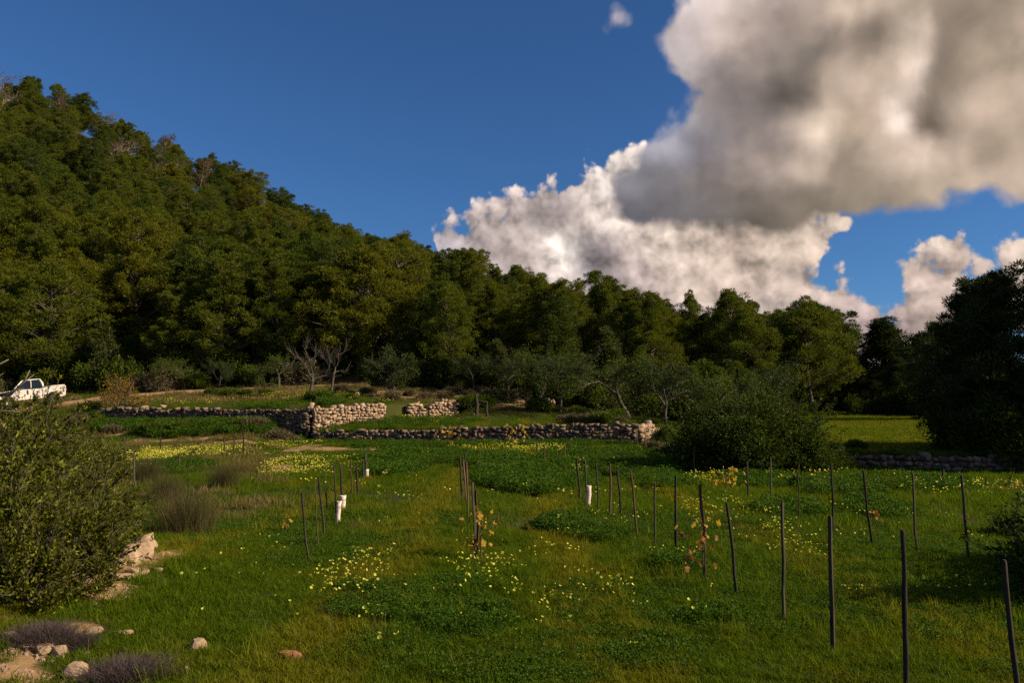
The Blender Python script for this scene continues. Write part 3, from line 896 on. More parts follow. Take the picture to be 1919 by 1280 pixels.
def bush(seed, R3, nblob, nleaf, L, W, mat, stems=10, mat_bark='bark_dark', inner=0.55, upright=0.3, tall=0.0, lobe=(0.26, 0.46), core=0.55, shell=0.62, shoots=0):
    """a leafy shrub: leaves massed on lumpy lobes over thin stems"""
    rng = np.random.default_rng(seed)
    rx, ry, rz = R3
    g = Geo(); Ps = []; As = []
    cs = []
    for k in range(nblob):
        d = unit(rng.normal(size=3)); d[2] = abs(d[2])
        c = np.array([d[0] * rx * shell, d[1] * ry * shell, rz * (0.12 + 0.68 * d[2] * rng.uniform(0.5, 1.05))])
        r = rng.uniform(*lobe)
        cs.append((c, r))
    cs.append((np.array([0, 0, rz * 0.4]), core))
    wts = np.array([r ** 2 for c, r in cs]); wts /= wts.sum()
    for (c, r), w in zip(cs, wts):
        n = int(nleaf * w)
        d = unit(rng.normal(size=(n, 3)))
        lump = 1 + 0.22 * np.sin(5 * d[:, 0] + 3 * c[0]) * np.sin(4 * d[:, 1] + seed) + 0.15 * np.sin(9 * d[:, 2] + 7 * d[:, 0])
        P = c + d * np.array([rx, ry, rz * 0.8]) * r * lump[:, None] * rng.uniform(inner, 1.08, (n, 1))
        if tall: P[:, 2] += tall * rng.random(n) ** 6
        Ps.append(P); As.append(d + rng.normal(0, 0.6, (n, 3)) + np.array([0, 0, upright]))
    for k in range(shoots):
        c, r = cs[rng.integers(len(cs))]
        d = unit(rng.normal(size=3) + np.array([0, 0, 0.7]) + c / np.array([rx, ry, rz]) * 1.2)
        s = c + d * np.array([rx, ry, rz]) * r * 0.7
        ln = rng.uniform(0.15, 0.42) * rz
        e = s + d * ln + np.array([0, 0, 0.25 * ln])
        limb(g, s, e, 0.005, 0.002, rng, 0.05, 4, 3)
        m = int(ln / (L * 0.30)) + 3
        t = np.sort(rng.uniform(0.1, 1.0, m))[:, None]
        Ps.append(s + (e - s) * t + rng.normal(0, 0.008, (m, 3))); As.append(d + rng.normal(0, 0.75, (m, 3)))
    P = np.concatenate(Ps); A = np.concatenate(As)
    keep = P[:, 2] > -0.02
    P = P[keep]; A = A[keep]
    n = len(P)
    V, Q = kites(rng, P, A, L * rng.uniform(0.65, 1.35, n), W * rng.uniform(0.65, 1.35, n))
    c_ = Geo(); c_.add(V, Q)
    for k in range(stems):
        c, r = cs[rng.integers(len(cs))]
        limb(g, (rng.normal(0, 0.05 * rx), rng.normal(0, 0.05 * ry), -0.05), c * np.array([1, 1, 1.1]), 0.022 * rz + 0.006, 0.006, rng, 0.08, 4, 4)
    return g.mesh('stems', M[mat_bark], True), c_.mesh('leaves', M[mat])

def spray(seed, n, H, Rr, width, mat, spread=0.7, curve=0.3, segs=3):
    """a tuft of long thin stems (dry grass, broom, lavender)"""
    rng = np.random.default_rng(seed)
    V = []; Q = []
    b = rng.normal(0, Rr * 0.35, (n, 2))
    ang = rng.uniform(0, 6.283, n); out = rng.uniform(0, 1, n) ** 0.7 * spread
    h = H * rng.uniform(0.55, 1.1, n)
    side = rng.uniform(0, 6.283, n)
    base = 0
    tl = np.linspace(0, 1, segs + 1)
    X = b[:, 0:1] + np.cos(ang)[:, None] * (out[:, None] * Rr * (tl[None] * (1 - curve) + curve * tl[None] ** 2))
    Y = b[:, 1:2] + np.sin(ang)[:, None] * (out[:, None] * Rr * (tl[None] * (1 - curve) + curve * tl[None] ** 2))
    Z = h[:, None] * (tl[None] - 0.25 * curve * out[:, None] * tl[None] ** 2) - 0.03
    w = width * (1 - 0.8 * tl)[None] * rng.uniform(0.7, 1.3, (n, 1))
    sx = np.cos(side)[:, None] * w / 2; sy = np.sin(side)[:, None] * w / 2
    Lf = np.stack([X - sx, Y - sy, Z], -1); Rt = np.stack([X + sx, Y + sy, Z], -1)
    VV = np.stack([Lf, Rt], 2).reshape(n, -1, 3)          # per stem: l0 r0 l1 r1 ...
    m = (segs + 1) * 2
    k = np.arange(segs) * 2
    qq = np.stack([k, k + 1, k + 3, k + 2], -1)
    Q = (np.arange(n)[:, None, None] * m + qq[None]).reshape(-1, 4)
    return mesh_of('stalks', VV.reshape(-1, 3), Q, mat=M[mat])

def place(name, parts, loc, rotz=0.0, scale=1.0, label=None, cat=None, group=None, tilt=(0, 0)):
    """parts: [(part name, mesh)]: an Empty at the base with the parts as children"""
    e = link(name, None, None, loc)
    e.rotation_euler = (tilt[0], tilt[1], rotz)
    e.scale = (scale,) * 3 if isinstance(scale, (int, float)) else scale
    for pn, me in parts:
        if me is None: continue
        c = bpy.data.objects.new(pn, me); c.parent = e; COL.objects.link(c)
    if label: tag(e, label, cat, group)
    return e

# ---- hillside forest
PINES = []
for k, (H, Rr, low, nc, nt, shape, leaf, word) in enumerate([
        (9.0, 3.0, 2.0, 78, 105, 'round', 'pine_olive', 'olive green'), (8.0, 2.7, 1.5, 74, 105, 'round', 'pine_dark', 'dark green'), (10.0, 2.6, 2.4, 80, 100, 'odd', 'pine_olive', 'tall olive'),
        (8.5, 3.1, 3.2, 66, 115, 'umbrella', 'pine_dark', 'spreading dark'), (7.5, 2.6, 1.2, 70, 105, 'round', 'pine_yellow', 'yellowish'), (9.5, 2.7, 2.2, 76, 100, 'odd', 'pine_dark', 'tall dark'),
        (8.8, 3.2, 1.8, 80, 105, 'round', 'pine_olive', 'broad olive'), (8.2, 2.8, 2.6, 70, 105, 'umbrella', 'pine_yellow', 'spreading yellowish')]):
    tr, cr = pine(100 + k, H, Rr, low * 0.75, int(nc * 3.2), int(nt * 1.45), 0.235, 0.044, shape, mat_leaf=leaf, clump=0.15)
    PINES.append((tr, cr, max(v.co.z for v in cr.vertices), word))
JUN = []
for k, (H, Rr, leaf, word) in enumerate([(5.0, 1.7, 'scrub', 'greyish'), (4.2, 1.9, 'bush_green', 'green'), (4.6, 1.4, 'scrub', 'slim greyish')]):
    tr, cr = pine(200 + k, H, Rr, 0.3, 70, 200, 0.24, 0.06, 'cone' if k != 1 else 'round', mat_leaf=leaf, clump=0.3)
    JUN.append((tr, cr, H, word))
DRY = [(*pine(300, 8.0, 2.2, 2.6, 46, 46, 0.30, 0.07, 'odd', mat_leaf='dry_needles', mat_bark='bark_pale'), 8.0, 'rust-brown dry'),
       (*twig_tree(302, 7.5, 1.0, 4, 3, 0.13, 'bark_pale', 0.3, 'dry_needles', 900, (0.22, 0.07), 0.42), 7.5, 'bare grey')]

rnd = random.Random(77)
forest = []
def far_enough(x, y, s):
    for (a, b, c) in forest_pts:
        if (a - x) ** 2 + (b - y) ** 2 < (s * 0.5 + c * 0.5) ** 2: return False
    return True
forest_pts = []
cand = []
for _ in range(15000):
    u = rnd.uniform(pxu(-130), pxu(1570))
    D = math.sqrt(rnd.uniform(52 ** 2, 178 ** 2))
    cand.append((u, D))
cand.sort(key=lambda c: c[1] + rnd.uniform(-30, 30))
for u, D in cand:
    foot, crest, rise = [float(v) for v in hill_shape(u)]
    if D < foot + 0.5 or D > crest + 3: continue
    t = (D - foot) / (crest - foot)
    s = 3.35 + 2.15 * t - 1.5 * max(0, t - 0.8) / 0.2
    x, y = u * D, D
    if not far_enough(x, y, s): continue
    forest_pts.append((x, y, s))
ZONES = [(-200, 140, 'above the white pickup'), (140, 300, 'above the orange sapling'), (300, 470, 'above the pale track'), (470, 660, 'behind the pruned bare trees'), (660, 830, 'behind the small round tree'),
         (830, 1010, 'above the dry terrace bank'), (1010, 1230, 'behind the long dark wall'), (1230, 1430, 'behind the big round bush'), (1430, 1640, 'beside the small meadow')]
def zone(px):
    for a, b, w in ZONES:
        if a <= px < b: return w
    return ZONES[-1][2] if px > 500 else ZONES[0][2]
items = []
for (x, y, s) in forest_pts:
    foot, crest, rise = [float(v) for v in hill_shape(x / y)]
    t = (y - foot) / (crest - foot)
    r = rnd.random()
    if t < 0.07 and r < 0.45: p, nm = rnd.choice(JUN), 'juniper'
    elif r < 0.02 + (0.05 if t > 0.8 and px_of((x, y, 0))[0] < 500 else 0): p, nm = (DRY[0] if rnd.random() < 0.5 else DRY[1]), 'dead tree'
    elif r < 0.15: p, nm = rnd.choice(JUN), 'juniper'
    else:
        n = float(fbm(np.array([x * 0.05]), np.array([y * 0.05]), 61, 2)[0])
        p = rnd.choice([PINES[0], PINES[2], PINES[4], PINES[6], PINES[7], PINES[1]] if n > 0.48 else [PINES[1], PINES[3], PINES[5], PINES[0], PINES[2], PINES[6]])
        nm = 'pine'
    hgt = (10.2 if t < 0.25 else 9.6 - 1.2 * t) * rnd.uniform(0.76, 1.16) if nm != 'juniper' else rnd.uniform(3.6, 5.6)
    px, py = px_of((x, y, tz(x, y) + hgt * 0.7))
    tier = 'at the hill foot' if t < 0.13 else 'on the lower slope' if t < 0.36 else 'on the middle slope' if t < 0.62 else 'on the upper slope' if t < 0.9 else 'on the skyline'
    items.append(dict(x=x, y=y, p=p, nm=nm, h=hgt, px=px, base=f"{p[3]} {nm} {tier} {zone(px)}"))
def number_labels(items):
    """where several share a description, count them from the left"""
    by = {}
    for it in items: by.setdefault(it['base'], []).append(it)
    for v in by.values():
        v.sort(key=lambda q: q['px'])
        for k, it in enumerate(v):
            it['label'] = it['base'] if len(v) == 1 else it['base'] + f", {ORD[k]} from left"
number_labels(items)
NAMES = {'pine': ('pine_tree', 'pine tree', 'pines on the wooded hillside'), 'juniper': ('juniper_tree', 'juniper', 'junipers among the hillside pines'), 'dead tree': ('dead_tree', 'dead tree', 'dry trees among the hillside pines')}
for it in items:
    k = it['h'] / it['p'][2]
    nm, cat, grp = NAMES[it['nm']]
    place(nm, [('trunk', it['p'][0]), ('crown', it['p'][1])], (it['x'], it['y'], tz(it['x'], it['y']) - 0.1), rnd.uniform(0, 6.28), (k * rnd.uniform(0.88, 1.15), k * rnd.uniform(0.88, 1.15), k), it['label'], cat, grp)
print('forest trees', len(items))

# ---- scrub that closes the edge of the wood
SHRUBS = [(*bush(400, (1.5, 1.5, 1.9), 9, 6500, 0.17, 0.075, 'scrub', 8), 'dull greyish'), (*bush(401, (1.6, 1.6, 1.7), 9, 6500, 0.17, 0.08, 'bush_green', 8), 'green'),
          (*bush(402, (1.3, 1.3, 2.3), 9, 6500, 0.17, 0.075, 'pine_dark', 8), 'dark upright'), (*bush(403, (1.4, 1.4, 1.6), 8, 3600, 0.16, 0.05, 'grey_scrub', 22, 'bark_pale'), 'brownish twiggy')]
rnd = random.Random(91)
items = []
pts_ = []
for _ in range(5000):
    px = rnd.uniform(-80, 1610)
    u = pxu(px)
    foot, crest, rise = [float(v) for v in hill_shape(u)]
    D = foot + (rnd.random() ** 1.6) * 13 - 1.2
    x, y = u * D, D
    if any((x - a) ** 2 + (y - b) ** 2 < 2.35 ** 2 for a, b in pts_): continue
    pts_.append((x, y))
    r = rnd.random()
    n = float(fbm(np.array([x * 0.12]), np.array([9.0]), 71, 2)[0])
    s = SHRUBS[3] if (r < 0.28 and px < 700) else SHRUBS[0] if r < 0.5 else SHRUBS[2] if r < 0.8 else SHRUBS[1]
    near = D - foot < 3.5
    items.append(dict(x=x, y=y, px=px, s=s, base=f"{s[2]} shrub {'edging' if near else 'deep inside'} the wood {zone(px)}", k=rnd.uniform(0.8, 1.45)))
number_labels(items)
for it in items:
    place('woodland_shrub', [('stems', it['s'][0]), ('leaves', it['s'][1])], (it['x'], it['y'], tz(it['x'], it['y']) - 0.08), rnd.uniform(0, 6.28), it['k'], it['label'], 'shrub', 'scrub along the edge of the wood')
print('shrubs', len(items))

# ---- dark pines to the right
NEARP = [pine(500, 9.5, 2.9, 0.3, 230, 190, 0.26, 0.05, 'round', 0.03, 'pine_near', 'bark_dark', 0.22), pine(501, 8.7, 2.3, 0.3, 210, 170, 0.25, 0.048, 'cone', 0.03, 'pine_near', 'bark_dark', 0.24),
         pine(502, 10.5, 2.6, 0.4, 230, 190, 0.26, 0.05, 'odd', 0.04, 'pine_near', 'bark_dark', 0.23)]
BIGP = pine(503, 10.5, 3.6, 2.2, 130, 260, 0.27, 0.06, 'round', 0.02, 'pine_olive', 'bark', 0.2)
def tall(*ms):
    return max(max(v.co.z for v in m.vertices) for m in ms)
NH = [tall(*p) for p in NEARP]; BH = tall(*BIGP)
rows = [  # px of the trunk, depth, py of the top, which, squeeze, label
    (1895, 30.5, 498, 0, 1.0, 'tall black pine filling the right edge above the meadow wall'),
    (1842, 31.5, 508, 2, 0.85, 'tall dark pine beside the pine at the right edge'),
    (1800, 32.5, 548, 0, 0.74, 'dark rounded pine, left of the tallest dark pines'),
    (1985, 29.5, 470, 2, 1.0, 'dark pine cut off by the right edge of the view'),
    (1862, 33.5, 600, 1, 1.2, 'low dark pine behind the pines at the right edge'),
    (1665, 74.0, 592, 1, 1.9, 'pointed pine standing alone against the pink cloud'),
    (1716, 70.0, 622, 0, 1.0, 'lower dark pine between the pointed pine and the tall ones'),
    (1612, 80.0, 668, 2, 1.3, 'low dark pine in the gap beyond the meadow'),
    (1690, 66.0, 668, 0, 1.1, 'bushy dark pine below the pointed pine'),
    (1640, 70.0, 690, 0, 1.2, 'squat dark pine left of the pointed pine'),
    (1752, 56.0, 598, 0, 0.9, 'squat dark pine at the far right of the meadow'),
    (1785, 62.0, 625, 2, 1.0, 'dark pine behind the meadow below the white cloud')]
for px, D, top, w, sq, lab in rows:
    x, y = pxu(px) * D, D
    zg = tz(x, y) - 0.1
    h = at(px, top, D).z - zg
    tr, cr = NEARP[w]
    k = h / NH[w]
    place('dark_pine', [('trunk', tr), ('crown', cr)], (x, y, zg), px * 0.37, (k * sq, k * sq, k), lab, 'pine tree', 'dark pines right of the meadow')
for px, D, top, sq, lab in [(1520, 68.0, 550, 1.0, 'large rounded pine rising above the skyline beside the meadow'), (1395, 66.0, 575, 0.95, 'broad pine just left of the large rounded skyline pine'), (1300, 84.0, 540, 0.62, 'slender pine poking above the skyline in front of the cloud')]:
    x, y = pxu(px) * D, D
    zg = tz(x, y) - 0.1
    k = (at(px, top, D).z - zg) / BH
    place('skyline_pine', [('trunk', BIGP[0]), ('crown', BIGP[1])], (x, y, zg), px * 0.11, (k * sq, k * sq, k), lab, 'pine tree', 'pines by the meadow')
# shrubs under the dark pines
items = []
for px, D in [(1815, 33), (1822, 31.5), (1835, 30.6), (1865, 30.0), (1900, 29.2), (1940, 28.8), (1820, 33), (1880, 32), (1640, 64), (1690, 63), (1735, 61), (1600, 66), (1775, 58), (1970, 29.5), (1850, 32.5), (1665, 66), (1715, 64)]:
    x, y = pxu(px) * D, D
    items.append(dict(px=px, x=x, y=y, base='dark shrub under the pines right of the meadow' if D < 46 else 'dark shrub at the far end of the meadow'))
number_labels(items)
for it in items:
    s = SHRUBS[2]
    place('meadow_shrub', [('stems', s[0]), ('leaves', s[1])], (it['x'], it['y'], tz(it['x'], it['y']) - 0.05), it['px'], rnd.uniform(0.7, 1.25), it['label'], 'shrub', 'shrubs round the meadow')

# ---- single trees and shrubs on the terraces
def tree_at(name, parts, px, D, hgt, nat, label, cat, rot=0.0, group=None, squeeze=1.0):
    x, y = pxu(px) * D, D
    k = hgt / nat
    return place(name, parts, (x, y, tz(x, y) - 0.04), rot, (k * squeeze, k * squeeze, k), label, cat, group)

def pruned(seed, pts, mat_top='bark_grey'):
    """a hard-pruned tree drawn limb by limb: pts = list of ([points], r0, r1)"""
    rng = np.random.default_rng(seed)
    g = Geo(); tw = Geo()
    for P, r0, r1 in pts:
        P = np.array(P, float)
        tt = np.linspace(0, len(P) - 1, len(P) * 3)
        Q = np.stack([np.interp(tt, range(len(P)), P[:, i]) for i in range(3)], -1)
        Q[1:-1] += rng.normal(0, 0.018, Q[1:-1].shape)
        (g if r0 > 0.045 else tw).tube(Q, np.linspace(r0, r1, len(Q)) * 0.85, 6)
        if r1 < 0.035:
            for k in range(18):
                i = rng.integers(len(Q) // 3, len(Q))
                d = unit(Q[i] - Q[max(i - 2, 0)] + rng.normal(0, 0.10, 3)) * rng.uniform(0.35, 0.9) + np.array([0, 0, 0.15])
                limb(tw, Q[i], Q[i] + d, 0.011, 0.004, rng, 0.07, 4, 3)
    return g.mesh('trunk', M['bark_grey'], True), tw.mesh('branches', M[mat_top], True)
S = 53.0 / FPX      # metres per photo pixel at that depth
def pp(*q):
    """photo offsets (right, up, depth in m) to metres"""
    return [(a * S, c, b * S) for a, b, c in q]
t1 = pruned(1, [(pp((0, -6, 0), (0, 20, 0.05), (4, 40, 0)), 0.17, 0.13), (pp((4, 40, 0), (-6, 58, -0.2), (-18, 78, -0.3), (-30, 88, -0.4)), 0.085, 0.03), (pp((4, 40, 0), (0, 62, 0.2), (-6, 72, 0.4), (-14, 92, 0.5)), 0.08, 0.03),
                (pp((4, 40, 0), (18, 44, 0.1), (28, 48, 0.2), (40, 44, 0.3)), 0.08, 0.03), (pp((28, 48, 0.2), (36, 62, 0), (42, 78, -0.2), (38, 92, -0.3)), 0.06, 0.02), (pp((-18, 78, -0.3), (-34, 84, -0.1), (-44, 98, 0)), 0.05, 0.02),
                (pp((-14, 92, 0.5), (-18, 104, 0.5), (-14, 118, 0.6)), 0.04, 0.018), (pp((-30, 88, -0.4), (-36, 74, -0.5), (-42, 60, -0.5), (-50, 58, -0.4)), 0.035, 0.016), (pp((-6, 72, 0.4), (4, 88, 0.6), (2, 102, 0.7)), 0.04, 0.016)])
x, y = pxu(583) * 53, 53.0
place('pruned_tree', [('trunk', t1[0]), ('branches', t1[1])], (x, y, tz(x, y)), 0, 0.88, 'bare hard-pruned tree with pale forked limbs above the pink wall', 'tree', 'pruned trees on the terrace')
t2 = pruned(2, [(pp((0, -6, 0), (-3, 18, 0.05), (0, 42, 0), (2, 56, 0)), 0.14, 0.10), (pp((2, 56, 0), (5, 70, 0.1), (-8, 84, 0.2), (-14, 100, 0.3)), 0.085, 0.028), (pp((5, 70, 0.1), (12, 84, -0.1), (10, 98, -0.2), (16, 110, -0.2)), 0.06, 0.02),
                (pp((2, 56, 0), (14, 62, 0.3), (24, 58, 0.4), (34, 66, 0.5)), 0.045, 0.018), (pp((-8, 84, 0.2), (-20, 88, 0.1), (-26, 100, 0)), 0.04, 0.018), (pp((10, 98, -0.2), (22, 104, 0), (30, 118, 0.1)), 0.035, 0.016)])
x, y = pxu(623) * 53, 53.2
place('pruned_tree', [('trunk', t2[0]), ('branches', t2[1])], (x, y, tz(x, y)), 0.2, 0.8, 'second pruned tree with a lit slanting trunk, next to the forked one', 'tree', 'pruned trees on the terrace')
tr = twig_tree(11, 3.6, 0.95, 4, 4, 0.12, 'bark_dark', 0.30, 'olive_leaf', 7500, (0.13, 0.05), 0.22)
tree_at('almond_tree', [('trunk', tr[0]), ('crown', tr[1])], 733, 54.5, 3.7, 3.6, 'small round airy green tree right of the pruned trees', 'tree', 0.7, squeeze=1.15)
tr = twig_tree(12, 2.6, 0.75, 3, 4, 0.022, 'bark_grey', 0.7, 'autumn', 1700, (0.12, 0.07), 0.24, stems=4)
tree_at('autumn_sapling', [('trunk', tr[0]), ('crown', tr[1])], 226, 50.6, 2.6, 2.6, 'orange-leaved sapling beside the pale track', 'sapling', 0.3)
# grey tangles of bare branches in front of the dark wood
BARE = [twig_tree(21, 4.6, 1.05, 5, 3, 0.07, 'bark_grey', 0.25, 'olive_leaf', 5200, (0.13, 0.05), 0.26), twig_tree(22, 4.2, 1.1, 5, 3, 0.065, 'bark_grey', 0.2, 'bush_green', 6500, (0.13, 0.055), 0.25)]
items = []
for k, (px, D, h) in enumerate([(955, 56.5, 3.6), (1000, 54.0, 4.2), (1050, 52.0, 4.6), (1180, 52.0, 4.4), (1245, 49.0, 4.6), (1330, 51.0, 3.8), (1452, 55.0, 4.6), (520, 61.0, 2.8), (410, 62.5, 2.6), (330, 63.0, 2.8), (890, 58.5, 3.2)]):
    items.append(dict(px=px, D=D, h=h, k=k, base=f"tangled tree with bare grey branches {zone(px)}"))
number_labels(items)
for it in items:
    b = BARE[it['k'] % 2]
    tree_at('tangled_tree', [('trunk', b[0]), ('crown', b[1])], it['px'], it['D'], it['h'], (4.6, 4.2)[it['k'] % 2], it['label'], 'tree', it['k'] * 1.3, 'tangled trees before the wood', 1.1)

# the big round bush, built of three lobes, and others
bb = bush(601, (2.9, 2.5, 3.6), 60, 52000, 0.11, 0.048, 'bush_dark', 26, inner=0.6, lobe=(0.14, 0.28), core=0.62, shell=0.78, shoots=160)
x, y = pxu(1395) * 29.5, 29.5
place('round_bush', [('stems', bb[0]), ('leaves', bb[1])], (x, y, tz(x, y) - 0.1), 0, (1.0, 0.95, 0.84), 'huge rounded green bush at the end of the vine rows', 'bush')
b2 = bush(602, (1.6, 1.5, 1.9), 16, 11000, 0.12, 0.052, 'bush_dark', 14, inner=0.6, lobe=(0.2, 0.36), shoots=60)
for px, D, k, lab in [(1510, 28.5, 0.75, 'lower green bush leaning against the big round bush'), (1560, 30.0, 0.5, 'small bush between the round bush and the meadow wall'), (1285, 33.0, 0.7, 'dark bush in the shade left of the big round bush'),
                      (1240, 41.5, 0.5, 'scrubby bush beside the end of the long dark wall')]:
    x, y = pxu(px) * D, D
    place('green_bush', [('stems', b2[0]), ('leaves', b2[1])], (x, y, tz(x, y) - 0.05), px, k, lab, 'bush', 'green bushes round the field')
# shrubs at the right side of the vineyard
b3 = bush(603, (1.0, 1.0, 1.1), 24, 8000, 0.070, 0.030, 'bush_dark', 30, inner=0.35, upright=0.7, lobe=(0.14, 0.28), core=0.4, shell=0.8, shoots=120)
for px, D, k, lab in [(1900, 13.8, 0.52, 'leafy dark shrub at the right edge among the vines'), (2020, 10.5, 1.0, 'dark shrub cut by the right edge, casting a long shadow'), (2080, 9.0, 1.3, 'shrub just past the right edge of the vineyard')]:
    x, y = pxu(px) * D, D
    place('vineyard_shrub', [('stems', b3[0]), ('leaves', b3[1])], (x, y, tz(x, y) - 0.03), px, k, lab, 'shrub', 'shrubs right of the vineyard')

# ---- big leafy shrubs in the near left corner
LB = [bush(700, (1.15, 1.05, 1.45), 24, 10500, 0.060, 0.026, 'mastic', 46, 'bark', inner=0.2, upright=0.9, lobe=(0.10, 0.21), core=0.30, shell=0.84, shoots=190), bush(701, (1.0, 0.95, 1.15), 20, 7500, 0.058, 0.025, 'mastic', 40, 'bark', inner=0.2, upright=0.9, lobe=(0.10, 0.22), core=0.30, shell=0.84, shoots=150),
      bush(702, (0.55, 0.55, 0.7), 8, 2600, 0.055, 0.022, 'mastic_red', 12, 'bark', inner=0.5, upright=0.9)]
for px, py, w, k, lab in [(15, 1110, 0, 0.9, 'large mastic bush at the left edge over the bank'), (78, 1065, 1, 0.85, 'mastic bush with yellow-green tips above the rock pile'), 
                          (65, 1000, 0, 1.0, 'taller mastic bush behind the one at the left edge'), (160, 975, 1, 0.9, 'mastic bush left of the dry broom'), (0, 960, 0, 1.35, 'high dark mastic bush below the pickup'),
                          (115, 930, 0, 1.15, 'mastic bush in front of the left vine stakes'), (60, 900, 0, 1.45, 'far mastic bush on the bank under the pickup'), (-45, 1040, 0, 1.3, 'high mastic bush at the very left edge'), (165, 900, 1, 1.3, 'mastic bush beside the left vine stakes'), (18, 868, 0, 2.0, 'tall ragged bush hiding the nose of the pickup'), (30, 1135, 1, 0.62, 'low mastic bush at the foot of the left edge bushes'), (120, 1112, 1, 0.5, 'small mastic bush just below the rock pile'), (165, 1040, 1, 0.6, 'small mastic bush touching the rock pile from behind')]:
    p = ground(px, py)
    place('mastic_bush', [('stems', LB[w][0]), ('leaves', LB[w][1])], (p.x, p.y, p.z - 0.03), px * 0.7, k, lab, 'bush', 'mastic bushes on the near bank')
for px, py, k, lab in [(60, 1075, 0.7, 'reddish young shoots rising from the left mastic bush'), (150, 1030, 0.6, 'orange-tinted shoots beside the rock pile'), (95, 940, 0.8, 'reddish shrub amid the left bushes'), (185, 940, 0.7, 'orange shrub behind the left bushes')]:
    p = ground(px, py)
    place('red_tipped_shrub', [('stems', LB[2][0]), ('leaves', LB[2][1])], (p.x, p.y, p.z + 0.1), px, k, lab, 'shrub', 'reddish shrubs at the left')
# pale bare branches reaching in at the left edge
g = Geo(); rng = np.random.default_rng(4)
root = Vector((-8.6, 11.6, tz(-8.6, 11.6)))
def reach(pts, r0, r1):
    P = [at(px, py, D) - root for px, py, D in pts]
    g.tube(np.array(P), np.linspace(r0, r1, len(P)) * 1.5, 5)
reach([(-230, 1030, 11.6), (-170, 850, 11.6), (-110, 760, 11.4), (-60, 738, 11.2)], 0.05, 0.022)
reach([(-60, 738, 11.2), (-10, 741, 11.0), (18, 740, 10.9), (33, 728, 10.9), (47, 712, 10.8), (56, 694, 10.8)], 0.022, 0.004)
reach([(-110, 760, 11.4), (-50, 705, 11.3), (-8, 686, 11.2), (16, 674, 11.2)], 0.020, 0.004)
reach([(-110, 760, 11.4), (-40, 748, 11.0), (10, 738, 10.7), (45, 728, 10.6)], 0.018, 0.004)
reach([(20, 741, 10.9), (38, 722, 10.8), (64, 702, 10.8)], 0.008, 0.003)
reach([(-60, 738, 11.2), (-20, 715, 11.1), (6, 700, 11.0)], 0.010, 0.003)
reach([(-110, 760, 11.4), (-90, 772, 11.3), (-60, 778, 11.2), (0, 770, 11.0), (36, 772, 10.9)], 0.016, 0.004)
place('bare_shrub', [('branches', g.mesh('branches', M['bark_pale'], True))], root, 0, 1.0, 'pale leafless branches reaching in from the left edge before the pickup', 'shrub')

# ---- dry broom and lavender
br = [spray(801, 1900, 1.05, 0.70, 0.006, 'broom', 0.95, 0.25, 4), spray(802, 900, 0.6, 0.5, 0.006, 'dry_grass', 1.0, 0.5, 4)]
for px, py, w, k, lab in [(345, 1005, 0, 0.8, 'wide brown broom tuft beside the rock pile'), (370, 985, 1, 0.85, 'straw-coloured tuft in front of the broom'), (420, 915, 0, 0.7, 'brownish broom behind the wide one'), (310, 945, 0, 0.7, 'darker broom left of the wide one'),
                          (275, 905, 0, 0.8, 'broom tuft at the edge of the left bushes'), (455, 890, 1, 1.0, 'dry tuft beside the left flower patch')]:
    p = ground(px, py)
    e = place('broom_tuft', [('stalks', br[w])], (p.x, p.y, p.z), px, k, lab, 'broom plant', 'dry broom tufts left of the vines')
lv = spray(803, 2600, 0.26, 0.46, 0.010, 'lavender', 1.0, 0.3, 3)
for px, py, k, lab in [(75, 1205, 0.58, 'grey-purple lavender clump left of the other one'), (130, 1215, 0.42, 'smaller lavender clump between the two large ones'), (232, 1280, 0.66, 'grey-purple lavender clump at the bottom edge')]:
    p = ground(px, py)
    place('lavender_clump', [('stalks', lv)], (p.x, p.y, p.z), px, k, lab, 'lavender', 'lavender clumps in the corner')

